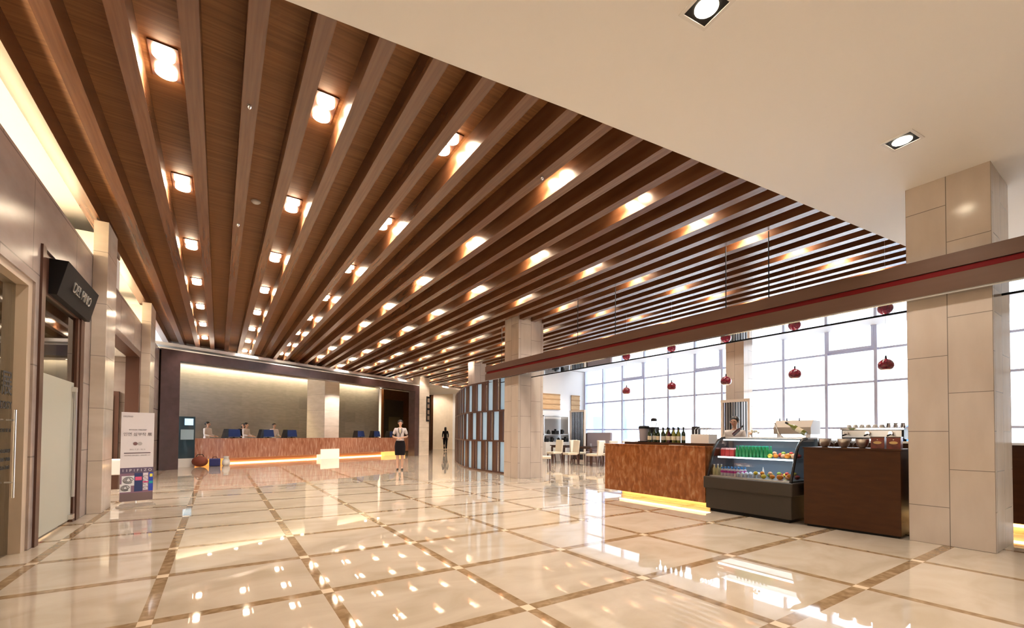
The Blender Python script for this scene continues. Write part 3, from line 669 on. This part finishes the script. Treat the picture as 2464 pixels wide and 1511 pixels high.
# ------------------------------------------------------------ bar counter
bc = thing('bar_counter', 'rust orange stone bar counter floating over an amber strip light', 'counter', (6.75, 4.36, 0))
LB = 2.29
MB().box(0, .60, 0, LB, .105, 1.02).build('stone_front', M_stone, bc, bevel=.004)
MB().box(-.01, .62, -.0, LB+.01, 1.02, 1.045).build('worktop', M_stone, bc, bevel=.004)
MB().box(.28, .55, .1, LB-.22, 0, .105).build('plinth', mat('amber_plinth', (.75, .55, .32), .5), bc)
MB().box(.20, .23, .02, LB-.22, .075, .10).build('strip_light', M_under, bc)
MB().box(.26, .60, .02, LB-.30, 1.045, 1.085).build('raised_shelf', M_walnut, bc)
zb = 1.085
t = thing('grey_canister', 'grey canister with a black lid at the left end of the bar', 'canister', (7.17, 5.98, zb-.0))
MB().lathe([(.085, .02), (.10, .27)], 20).build('drum', mat('grey_plastic', (.34, .33, .38), .35), t, smooth=True); MB().lathe([(.11, .27), (.11, .30), (.09, .325)], 20).build('lid', M_blackm, t); MB().lathe([(.12, 0), (.12, .02)], 20).build('base_tray', M_blackm, t)
t = thing('coffee_grinder', 'black coffee grinder standing behind the canister and first bottles', 'grinder', (7.25, 5.80, zb))
MB().box(-.07, .07, -.07, .07, 0, .30).build('body', M_blackm, t); MB().lathe([(.04, .30), (.06, .38), (.055, .42)], 14).build('hopper', M_glass, t); MB().lathe([(.06, .42), (.06, .46), (.03, .48)], 14).build('lid', M_black, t)
def make_bottle(mt, lbm, h=.285, name='wine_bottle'):
    t = thing(name, 'x', 'bottle', (0, 0, 0), 0, 'wine bottles on the bar')
    s = h/.30
    MB().lathe([(.036, 0), (.038, .01), (.038, .17*s), (.030, .20*s), (.014, .225*s), (.0135, .275*s)], 16).build('glass_body', mt, t, smooth=True)
    MB().lathe([(.0155, .262*s), (.0155, .30*s)], 12).build('foil', M_blackm, t)
    MB().lathe([(.0388, .05*s), (.0388, .13*s)], 16, caps=False).build('paper_label', lbm, t)
    return t
BY = [5.72, 5.60, 5.545, 5.475, 5.425, 5.37, 5.30, 5.245, 5.19, 5.135, 5.085, 5.02]
BM = [M_bottle, M_bottle, M_bottle, M_bottle3, M_bottle, M_bottle3, M_bottle2, M_bottle, M_bottle3, M_bottle, M_bottle3, M_bottle]
for k, (y, mt) in enumerate(zip(BY, BM)):
    lb = f'{ordn(k)} wine bottle from the left in the row on the bar' if k < 11 else 'rightmost wine bottle of the row on the bar, pale labelled'
    t = make_bottle(mt, M_label if k % 3 != 1 else mat('grey_label', (.55, .55, .5), .6), .28+.012*(k % 2)); t.location = (7.12+.05*(k % 2), y+.05, zb); t['label'] = lb
    if k < 2: t.location.z = zb; t.location.x = 7.08
t = thing('cup_box', 'white box of cup lids with wire rack on the bar beside the display case', 'box', (7.15, 4.66, zb))
MB().box(-.13, .13, -.19, .16, 0, .16).build('carton', M_white, t, bevel=.004)
for k in range(5): MB().tube([(-.08, -.13+.06*k, .16), (-.08, -.13+.06*k, .24), (-.04, -.13+.06*k, .27), (.04, -.13+.06*k, .27), (.08, -.13+.06*k, .24), (.08, -.13+.06*k, .16)], .006, 6).build('wire_loop', M_chrome, t)
MB().box(.02, .06, .10, .24, .14, .30).build('dark_card', M_black, t)
t = thing('folded_menu', 'flat white folded menu lying on the bar top', 'menu', (6.83, 4.98, 1.045))
MB().box(-.05, .05, -.12, .12, 0, .006).build('card', M_white, t)

# ------------------------------------------------------------ refrigerated display case
CX = 6.64
dc = thing('display_case', 'refrigerated glass display case on a charcoal base between bar and cabinet', 'display case', (CX, 2.97, 0))
LD = 1.36
MB().box(.03, .85, .03, LD-.03, .05, .40).build('lower_cabinet', M_caseg, dc, bevel=.01)
MB().box(.0, .85, 0, LD, .37, .565).build('upper_cabinet', M_caseg, dc, bevel=.02)
MB().box(.08, .8, .08, LD-.08, 0, .05).build('kick_base', M_blackm, dc)
GP = [(.06, .565), (.13, .75), (.20, .93), (.26, 1.05), (.34, 1.13), (.44, 1.175), (.56, 1.19)]
for y in (.05, LD-.05):
    MB().tube([(x, y, z) for x, z in GP], .020, 6).build('end_frame', M_black, dc, smooth=True)
    MB().prism([(.07, .565)]+GP[1:]+[(.84, 1.19), (.84, .565)], y-.003, y+.003).build('end_glass', M_glass, dc)
gm = MB()
for (x0, z0), (x1, z1) in zip(GP, GP[1:]): gm.quad((x0, .05, z0), (x1, .05, z1), (x1, LD-.05, z1), (x0, LD-.05, z0))
gm.build('curved_glass', M_glass, dc, smooth=True, fix=False)
MB().box(.54, .85, .03, LD-.03, 1.185, 1.205).build('top_panel', M_steel, dc)
MB().box(.83, .86, .03, LD-.03, .56, 1.19).build('back_panel', mat('grey_blue_interior', (.20, .27, .36), .25), dc)
MB().box(.28, .80, .08, LD-.08, .875, .885).build('glass_shelf', M_glass, dc)
MB().box(.26, .285, .10, LD-.10, .862, .885).build('shelf_light', M_cool, dc); MB().box(.42, .45, .10, LD-.10, 1.145, 1.165).build('top_light', M_cool, dc)
MB().box(.08, .82, .06, LD-.06, .565, .58).build('deck', M_steel, dc)
lamp('AREA', 'case_light', (.5, LD/2, 1.13), 1.0, (.85, .95, 1), dc, shape='RECTANGLE', size=.3, size_y=1.2)
lamp('AREA', 'case_light', (.5, LD/2, .86), .9, (.85, .95, 1), dc, shape='RECTANGLE', size=.3, size_y=1.2)
def place(first, lst, labels, loc0):
    pass
# contents: top shelf
def mk(name, cat, grp, parts):
    t = thing(name, 'x', cat, (0, 0, 0), 0, grp)
    for nm, mb, mt, sm in parts: mb.build(nm, mt, t, smooth=sm)
    return t
def spread(t0, pts, lab):
    for k, p in enumerate(pts):
        if k == 0: t0.location = p; t0['label'] = lab(k)
        else: dup(t0, p, lab(k))
ZT, ZD = .885, .58
carton = mk('red_carton', 'carton', 'red cartons in the display case', [('carton_body', MB().box(-.03, .03, -.035, .035, 0, .11), mat('carton_red', (.55, .04, .04), .4), 0), ('carton_top', MB().prism([(-.03, .11), (.03, .11), (0, .135)], -.035, .035), mat('carton_pale', (.6, .3, .3), .4), 0)])
spread(carton, [(CX+.38+.09*r, 4.20-.078*c, ZT) for r in range(2) for c in range(3)], lambda k: f'red carton on the upper shelf of the display case, {ORD[k % 3]} from the left, {"front" if k < 3 else "rear"} row')
gb = mk('green_bottle', 'bottle', 'green bottles on the upper shelf', [('glass_body', MB().lathe([(.024, 0), (.024, .10), (.012, .135), (.010, .165)], 12), mat('bright_green_glass', (.02, .26, .09), .15, emit=(.0, .12, .04), es=0), 1), ('cap', MB().lathe([(.012, .165), (.012, .18)], 10), mat('teal_cap', (.02, .45, .33), .4), 0)])
spread(gb, [(CX+.36+.08*r, 3.96-.056*c, ZT) for r in range(3) for c in range(9)], lambda k: f'green bottle on the upper shelf, {ORD[k % 9]} from the left in the {["front", "middle", "rear"][k//9]} row')
def fruit(n, x0, x1, y0, y1, z, sh, where):
    fs = []
    for k in range(n):
        j = (k*7) % 5; r = .030+.006*(k % 3)
        x = x0+(x1-x0)*((k*0.618) % 1); y = y0+(y1-y0)*k/max(1, n-1)+random.uniform(-.02, .02)
        zz = z+(0 if k % 3 else .045)
        t = thing(['orange_fruit', 'lemon_fruit', 'apple_fruit', 'melon_fruit', 'peach_fruit'][j], f'{["orange", "yellow", "red", "green", "pale peach"][j]} fruit in the display case {where}, {ordn(k)} from the right', 'fruit', (x, y, zz), 0, 'fruit '+where)
        MB().ball(r, (0, 0, r), (1, 1, .93), 12, 7).build('flesh', FRUIT[j], t, smooth=True); MB().cyl(.003, r*1.8, r*1.8+.012, n=5).build('stem', M_darkbrown, t)
fruit(14, CX+.34, CX+.62, 3.08, 3.44, ZT, 0, 'on the upper shelf')
fruit(20, CX+.16, CX+.60, 3.08, 3.62, ZD, 0, 'on the lower deck')
jb = mk('juice_bottle', 'bottle', 'pink and blue capped bottles on the lower deck', [('bottle_body', MB().lathe([(.024, 0), (.024, .09), (.014, .115)], 12), mat('milky_white', (.75, .70, .78), .3), 1), ('label_band', MB().lathe([(.0245, .05), (.0245, .085)], 12, caps=False), mat('magenta_band', (.65, .06, .38), .4), 0), ('cap', MB().lathe([(.015, .115), (.015, .14)], 10), mat('blue_cap', (.03, .25, .65), .4), 0)])
spread(jb, [(CX+.17+.09*r, 4.10-.055*c, ZD) for r in range(3) for c in range(6)], lambda k: f'pink banded bottle on the lower deck, {ORD[k % 6]} from the left in the {["front", "middle", "rear"][k//6]} row')
yb = mk('yellow_bottle', 'bottle', 'pale yellow bottles at the left of the lower deck', [('bottle_body', MB().lathe([(.026, 0), (.026, .10), (.013, .135), (.013, .16)], 12), mat('pale_yellow_drink', (.62, .60, .35), .25), 1), ('cap', MB().lathe([(.015, .16), (.015, .175)], 10), M_white, 0)])
spread(yb, [(CX+.17+.1*r, 4.235-.06*c, ZD) for r in range(2) for c in range(2)], lambda k: f'pale yellow bottle on the lower deck, {["left", "right"][k % 2]} one in the {["front", "rear"][k//2]} row')
yc = mk('dessert_cup', 'cup', 'clear dessert cups in the middle of the lower deck', [('cup', MB().lathe([(.018, 0), (.027, .05), (.025, .05), (.016, .004)], 14), mat('clear_cup', (.75, .82, .95), .1), 1), ('domed_lid', MB().lathe([(.028, .05), (.022, .068), (.008, .076)], 14), mat('lid_pale_blue', (.7, .8, .95), .1), 1)])
spread(yc, [(CX+.14+.085*r, 3.82-.062*c-.02*r, ZD) for r in range(4) for c in range(4 if r else 3)], lambda k: f'clear dessert cup on the lower deck, number {ordn(k)} counted row by row from front left')
napk = mk('folded_napkin', 'napkin', 'x', [('cone', MB().lathe([(.035, 0), (.001, .16)], 4), M_white, 0)]); napk.location = (CX+.5, 3.62, ZD+.0); napk['label'] = 'small white pointed napkin cone standing behind the dessert cups'; del napk['group']

# ------------------------------------------------------------ brown cabinet with bowls and boxes
cb = thing('walnut_cabinet', 'dark brown wooden cabinet between the display case and big column', 'cabinet', (6.80, 2.36, 0), math.radians(5))
MB().box(-.03, .62, -.51, .51, .03, 1.055).build('body', M_walnut, cb, bevel=.004); MB().box(-.04, .64, -.52, .52, 1.055, 1.075).build('top', M_walnut, cb); MB().box(0, .6, -.48, .48, 0, .03).build('plinth', M_blackm, cb)
bo = mk('steel_bowl', 'bowl', 'steel bowls on the brown cabinet', [('bowl', MB().lathe([(.03, 0), (.058, .03), (.070, .08), (.074, .118), (.070, .118), (.055, .035), (.0, .01)], 24, caps=False), M_steel, 1), ('rim', MB().lathe([(.074, .114), (.079, .118), (.074, .122)], 24, caps=False), M_chrome, 1)])
spread(bo, [(7.0, 2.715, 1.075), (7.0, 2.49, 1.075), (7.0, 2.285, 1.075)], lambda k: ['leftmost steel bowl on the brown cabinet, next to the display case', 'middle steel bowl on the brown cabinet', 'rightmost steel bowl on the brown cabinet, beside the red boxes'][k])
gl = mk('stemmed_glass', 'glass', 'small glasses between the steel bowls', [('glass_cup', MB().lathe([(.020, 0), (.006, .02), (.006, .05), (.026, .065), (.030, .12)], 14, caps=False), M_glass, 1), ('glass_rim', MB().lathe([(.030, .118), (.031, .122)], 14, caps=False), M_chrome, 1)])
spread(gl, [(6.98, 2.60, 1.075), (6.98, 2.38, 1.075)], lambda k: ['small glass between the left and middle steel bowls', 'small glass between the middle and right steel bowls'][k])
for k, y in enumerate((2.115, 1.955)):
    t = thing('tea_box', ['left brown and red tea box on the cabinet', 'right brown and red tea box on the cabinet, nearest the column'][k], 'box', (7.0, y, 1.075), math.radians(5), 'brown and red boxes on the cabinet')
    MB().box(-.06, .06, -.068, .068, 0, .145).build('box_body', noisy('red_brown_print', [(.10, .02, .012), (.26, .05, .03)], nscale=14, rough=.35), t, bevel=.003)
    MB().box(-.063, .063, -.071, .071, .135, .15).build('lid', M_darkbrown, t)
    MB().lathe([(.030, 0), (.030, .003)], 16, T=Matrix.Translation((-.060, 0, .075)) @ Matrix.Rotation(-PI/2, 4, 'Y') @ Matrix.Diagonal((.6, 1.4, 1, 1))).build('emblem', mat('emblem_gold', (.62, .42, .16), .4), t)
    MB().ball(.006, (-.0625, 0, .112)).build('emblem_dot', M_label, t)

# ------------------------------------------------------------ back bar with machines
bk = thing('back_counter', 'dark rear work counter behind the bar carrying the coffee machines', 'counter', (8.5, 3.6, 0))
MB().box(-.15, .45, -2.6, 1.9, .15, 1.13).build('cabinet', M_walnut, bk); MB().box(.05, .42, -2.5, 1.8, 0, .15).build('plinth', mat('amber_plinth_rear', (.7, .5, .3), .5), bk); MB().box(-.02, .02, -2.55, 1.85, .09, .12).build('strip_light', M_under, bk); MB().box(-.18, .48, -2.62, 1.92, 1.13, 1.16).build('worktop', M_steel, bk)
ZK = 1.16
es = thing('espresso_machine', 'wide chrome and black espresso machine behind the steel bowls', 'espresso machine', (8.55, 2.66, ZK))
MB().box(-.15, .25, -.42, .36, .03, .20).build('body', M_black, es, bevel=.01); MB().box(-.17, .25, -.43, .37, .17, .20).build('top_tray', M_chrome, es)
for k in range(3):
    MB().cyl(.028, 0, .05, (0, 0, 0), 14, Matrix.Translation((-.16, -.28+.28*k, .12)) @ Matrix.Rotation(-PI/2, 4, 'Y')).build('group_head', M_chrome, es)
    MB().tube([(-.2, -.28+.28*k, .10), (-.32, -.28+.28*k, .08)], .012).build('portafilter', M_blackm, es, smooth=True)
MB().box(-.165, -.155, -.40, .34, .05, .16).build('front_plate', M_steel, es)
for a in (-1, 1):
    for b in (-1, 1): MB().cyl(.02, 0, .03, (.05+.12*a, .38*b-.03, 0)).build('foot', M_blackm, es)
cpp = mk('coffee_cup', 'cup', 'cups upside down on the espresso machine', [('cup', MB().lathe([(.035, 0), (.034, .03), (.022, .055), (.0, .057)], 14), M_white, 1), ('handle', MB().tube([(.034, 0, .012), (.05, 0, .02), (.048, 0, .036), (.03, 0, .042)], .004, 6), M_white, 1)])
spread(cpp, [(8.50, 2.95-.085*k, ZK+.20) for k in range(6)], lambda k: f'upturned white cup on the espresso machine, {ORD[k]} from the left')
for k in range(3):
    t = thing('milk_jug', f'steel milk jug on the espresso machine, {ORD[k]} from its right end', 'jug', (8.52, 2.28+.085*k, ZK+.20), 0, 'milk jugs on the espresso machine'); MB().lathe([(.03, 0), (.032, .03), (.024, .06), (.028, .075)], 14).build('jug_body', M_chrome, t, smooth=True); MB().tube([(-.03, 0, .015), (-.05, 0, .03), (-.028, 0, .06)], .004, 6).build('handle', M_blackm, t)
t = thing('teal_tank', 'teal glass tank at the right end of the rear counter', 'tank', (8.55, 2.10, ZK)); MB().box(-.1, .1, -.09, .09, 0, .2).build('tank_body', mat('teal_glass', (.05, .20, .25), .1), t); MB().box(-.11, .11, -.1, .1, .2, .225).build('lid', M_blackm, t)
# white machine with canopy
t = thing('dispenser_machine', 'pale beige and chrome dispenser machine behind the tilted wine bottle', 'machine', (8.45, 3.72, ZK))
MB().prism([(-.16, .10), (.2, .10), (.2, .33), (-.06, .34), (-.16, .22)], -.30, .30).build('hood', mat('pale_beige_enamel', (.62, .55, .47), .25), t)
MB().box(-.1, .2, -.27, -.2, 0, .12).box(-.1, .2, .2, .27, 0, .12).build('base', M_steel, t)
for yy in (-.1, .1, .22): MB().tube([(-.1, yy, .33), (-.1, yy, .38)], .01).build('knob', M_blackm, t)
MB().tube([(-.15, .28, .30), (-.18, .2, .1), (-.16, .12, .02)], .012).build('lever', M_chrome, t, smooth=True)
# tilted bottle on its holder, standing on the display case
hld = thing('bottle_holder', 'small curved steel holder on the display case top carrying a wine bottle', 'holder', (CX+.66, 3.13, 1.205))
MB().box(-.04, .04, -.08, .05, 0, .006).tube([(0, -.06, 0), (0, -.04, .05), (0, .03, .07)], .006).tube([(0, -.06, 0), (0, -.09, .03)], .006).build('stand', M_steel, hld)
bt = make_bottle(M_bottle3, M_label, .33, 'wine_bottle'); bt.location = (CX+.66, 3.08, 1.215+.045); bt.rotation_euler = (-math.radians(58), 0, 0)
bt['label'] = 'tilted wine bottle with pale label lying in a holder on the display case'; bt['group'] = 'display bottles'; del bt['group']
t = thing('flower_bowl', 'small arrangement of pale flowers on the display case top', 'flowers', (CX+.62, 3.83, 1.205))
MB().lathe([(.03, 0), (.05, .04), (.045, .04)], 14).build('bowl', M_glass, t)
random.seed(5)
for k in range(9): MB().ball(.016+.006*random.random(), (random.uniform(-.045, .045), random.uniform(-.06, .06), .05+random.uniform(0, .05)), n=9, m=6).build('bloom', [M_label, M_white, FRUIT[4]][k % 3], t, smooth=True)

# ------------------------------------------------------------ pendant lamps
pd = None
PLB = ['leftmost red pendant lamp, farthest from the big column', 'second red pendant lamp from the left', 'middle red pendant lamp, in front of the window column', 'fourth red pendant lamp from the left', 'rightmost red pendant lamp, beside the big column']
for k, y in enumerate((8.0, 6.61, 5.27, 3.93, 2.585)):
    z = 2.38
    if not pd:
        pd = thing('pendant_lamp', PLB[k], 'pendant lamp', (8.9, y, z), 0, 'red pendant lamps over the bar')
        MB().lathe([(.012, .105), (.020, .092), (.055, .080), (.088, .050), (.106, .012), (.107, -.025), (.094, -.058), (.072, -.078), (.06, -.08)], 24).build('lamp_shade', M_redw, pd, smooth=True)
        MB().lathe([(.010, .15), (.016, .10)], 10).build('cap', M_blackm, pd)
        MB().cyl(.0013, .15, 4.40-z, n=6).build('cord', M_white, pd)
        MB().lathe([(.058, -.083), (.058, -.078)], 20).build('bulb_opening', glow('dim_warm_bulb', (1, .6, .4), .6, False), pd)
    else: dup(pd, (8.9, y, z), PLB[k])

# ------------------------------------------------------------ people
def skin(name, chains, mt, parent, levels=2):
    """chains: list of (list of (x,y,z,r)), a point repeated exactly joins chains"""
    vs, rs, es, idx = [], [], [], {}
    for ch in chains:
        prev = None
        for p in ch:
            key = tuple(round(q, 4) for q in p[:3])
            if key not in idx: idx[key] = len(vs); vs.append(p[:3]); rs.append(p[3] if len(p) == 4 else (p[3], p[4]))
            i = idx[key]
            if prev is not None and prev != i: es.append((prev, i))
            prev = i
    me = bpy.data.meshes.new(name); me.from_pydata(vs, es, []); me.materials.append(mt)
    bm = bmesh.new(); bm.from_mesh(me); ly = bm.verts.layers.skin.verify(); bm.verts.ensure_lookup_table()
    for i, v in enumerate(bm.verts):
        r = rs[i]; v[ly].radius = (r, r) if not isinstance(r, tuple) else r
    bm.verts[0][ly].use_root = True; bm.to_mesh(me); bm.free()
    o = bpy.data.objects.new(name, me); COL.objects.link(o); o.parent = parent
    s = o.modifiers.new('skin', 'SKIN'); s.use_smooth_shade = True
    b = o.modifiers.new('sub', 'SUBSURF'); b.levels = levels; b.render_levels = levels
    return o
def person(label, loc, rz, hands, cloth='hostess', h=1.0, group=None, lean=0, legs=((0, 0), (0, 0)), hair='bun'):
    """faces -Y locally. hands: ((elbow),(wrist)) for right(-x) and left(+x)"""
    t = thing('person', label, 'person', loc, rz, group); t.scale = (h, h, h)
    L_ = lean
    pel = (0, 0, .93, .125, .095); wa = (0, -L_*.2, 1.06, .10, .08); chs = (0, -L_*.5, 1.22, .125, .095); up = (0, -L_*.8, 1.36, .085, .07)
    nk = (0, -L_+.004, 1.425, .038); n2 = (0, -L_+.002, 1.462, .036); hb = (0, -L_-.024, 1.508, .050, .060); hd_ = (0, -L_-.012, 1.565, .074, .084); tp = (0, -L_-.005, 1.625, .060, .068)
    ch = [[pel, wa, chs, up, nk, n2, hb, hd_, tp]]
    arms = []
    for s, (el, wr) in zip((-1, 1), hands):
        sh = (s*.15, -L_*.8, 1.355, .045); el = (*el, .036); wr = (*wr, .024)
        d = (Vector(wr[:3])-Vector(el[:3])).normalized(); pm = Vector(wr[:3])+d*.055; palm = (*pm, .030, .020)
        ch.append([up, sh, el, wr, palm]); arms.append((sh, el, wr))
        side = d.cross(Vector((0, 0, 1))); side = side.normalized() if side.length > .2 else Vector((0, 1, 0)); upv = side.cross(d)
        for k in range(4):
            a = pm+side*(.021-.014*k)+d*.028; ln = [.060, .070, .066, .050][k]; b = a+d*ln*.55-upv*.004; c = b+d*ln*.4-upv*.016
            ch.append([palm, (*a, .0095), (*b, .0085), (*c, .0072)])
        th_ = pm+side*.028-d*.012; ch.append([palm, (*th_, .011), (*(th_+side*.018+d*.030-upv*.006), .0085)])
    for s, (kn, ft) in zip((-1, 1), legs):
        ch.append([pel, (s*.085, 0, .86, .088), (s*.08, -.012+kn, .49, .056), (s*.078, .012+(kn+ft)/2, .34, .052), (s*.072, .012+ft, .085, .033), (s*.074, -.03+ft, .035, .032), (s*.078, -.13+ft, .028, .028)])
    skin('body', ch, M_skin, t)
    # face
    y = -L_-.012
    for s in (-1, 1):
        MB().ball(.0085, (s*.028, y-.078, 1.57), (1.3, .5, .8), 8, 6).build('eye', M_hair, t, smooth=True)
        MB().ball(.02, (s*.078, y+.005, 1.56), (.4, .8, 1.3), 8, 6).build('ear', M_skin, t, smooth=True)
    MB().ball(.012, (0, y-.086, 1.548), (.8, 1, 1.4), 8, 6).build('nose', M_skin, t, smooth=True); MB().ball(.016, (0, y-.076, 1.512), (1.2, .5, .45), 8, 6).build('mouth', mat('lips', (.55, .12, .12), .5), t, smooth=True)
    # hair: shell over the skull, open at the face
    hm = MB(); n, mm = 20, 10; cz = 1.585
    hm.ball(.089, (0, y+.030, cz+.014), (.94, 1.0, .92), n, mm)
    hm.build('hair', M_hair, t, smooth=True)
    if hair == 'bun': MB().ball(.04, (0, y+.115, 1.57)).build('hair_bun', M_hair, t, smooth=True)
    if hair == 'long': MB().ball(.085, (0, y+.045, 1.48), (1, .6, 1.8)).build('hair_length', M_hair, t, smooth=True)
    # clothes
    def off(p, e):
        r = p[3:]; return (*p[:3], *[q+e for q in r])
    top = M_jacket if cloth == 'hostess' else M_navy if cloth == 'dark' else M_shirt
    cc = [[(0, 0, .90, .150, .118), (0, 0, .97, .140, .108), off(wa, .017), off(chs, .014), off(up, .016), (0, -L_*.9, 1.40, .06)]]
    for (sh, el, wr) in arms:
        k = .70 if cloth == 'hostess' else .98; me_ = Vector(sh[:3]).lerp(Vector(el[:3]), k)
        q = [off(up, .016), off(sh, .018), (*me_, .056 if cloth == 'hostess' else .047)]
        if cloth != 'hostess': q.append((*Vector(el[:3]).lerp(Vector(wr[:3]), .8), .036))
        cc.append(q)
        if cloth == 'hostess':
            d = (me_-Vector(sh[:3])).normalized(); MB().tube([me_-d*.004, me_+d*.020], [.058, .054], 14).build('sleeve_cuff', M_navy, t, smooth=True)
    skin('jacket', cc, top, t)
    if cloth in ('hostess', 'receptionist'):
        MB().lathe([(.125, .98), (.150, .90), (.160, .80), (.158, .62), (.150, .50)], 24, T=Matrix.Diagonal((1.08, .82, 1, 1))).build('skirt', M_navy, t, smooth=True)
        MB().prism([(-.042, 1.345), (.042, 1.345), (0, 1.19)], -L_*.6-.120, -L_*.6-.095).build('blouse', M_label, t)
        MB().tube([(-.05, -.118-L_*.5, 1.27), (0, -.135-L_*.5, 1.16), (.05, -.118-L_*.5, 1.27)], [.008, .018, .008], 8).tube([(0, -.135-L_*.5, 1.16), (0, -.13, 1.09)], [.014, .004], 8).build('scarf', M_navy, t, smooth=True)
        for s in (-1, 1): MB().tube([(s*.055, -.07-L_*.8, 1.40), (s*.052, -.10-L_*.7, 1.33), (s*.05, -.115-L_*.6, 1.27)], .009, 6).build('collar_trim', M_navy, t, smooth=True)
    else:
        trouser = [[(0, 0, .97, .130, .10), (0, 0, .90, .125, .10)]]
        for s, (kn, ft) in zip((-1, 1), legs): trouser.append([(0, 0, .90, .125, .10), (s*.087, 0, .82, .098), (s*.08, -.012+kn, .49, .072), (s*.076, .012+ft, .11, .055)])
        skin('trousers', trouser, M_navy, t)
    for s, (kn, ft) in zip((-1, 1), legs):
        MB().tube([(s*.073, .035+ft, .035), (s*.074, -.02+ft, .032), (s*.077, -.10+ft, .024), (s*.078, -.165+ft, .016)], [.030, .036, .037, .016], 10).box(s*.073-.012, s*.073+.012, .025+ft, .05+ft, 0, .02).build('shoe', M_black, t, smooth=True)
    return t
fold = (((-.235, .03, 1.11), (-.045, -.155, 1.06)), ((.235, .03, 1.11), (.035, -.165, 1.075)))
work = (((-.19, -.06, 1.12), (-.13, -.28, 1.08)), ((.19, -.06, 1.12), (.13, -.28, 1.08)))
walkh = (((-.20, .06, 1.12), (-.19, -.04, .88)), ((.20, .04, 1.12), (.20, -.14, .92)))
faceCam = math.atan2(5.055, -14.365)
person('woman in a pale grey jacket and black skirt standing with folded hands in the lobby', (5.055, 14.365, 0), -.37, fold, 'hostess', 1.0)
for d, of, r_, lb, cl, hr in ((2.60, 2.62, 1.0, 'receptionist in white with dark hair behind the counter, leftmost', 'shirt', 'bun'), (4.10, 2.62, .9, 'receptionist in white leaning behind the counter, second from the left', 'shirt', 'bun'), (4.42, 3.35, -.5, 'receptionist in dark clothes close behind the second receptionist', 'dark', 'long'), (5.35, 2.62, .15, 'receptionist in a pale shirt behind the counter left of the column', 'shirt', 'short')):
    person(lb, rec(d, of), TH-.1+r_*.6, work, cl, .98, 'receptionists behind the long counter', lean=.05, hair=hr)
person('person in dark clothes walking away at the far end of the hall', (13.8, 29.6, 0), 2.75, walkh, 'dark', 1.02, legs=((-.10, -.16), (.06, .20)), hair='long')
person('barista in white shirt and dark apron working behind the bar', (8.05, 4.58, 0), -1.45, work, 'shirt', .95, lean=.04, hair='short')
t = thing('barista_bottle', 'dark wine bottle standing tilted before the barista', 'bottle', (CX+.60, 4.16, 1.205)); t.rotation_euler = (math.radians(48), 0, 0); t.location.z = 1.24
MB().lathe([(.030, 0), (.031, .12), (.012, .16), (.011, .21)], 14).build('glass_body', M_bottle2, t, smooth=True); MB().lathe([(.0125, .19), (.0125, .225)], 10).build('foil', M_blackm, t)
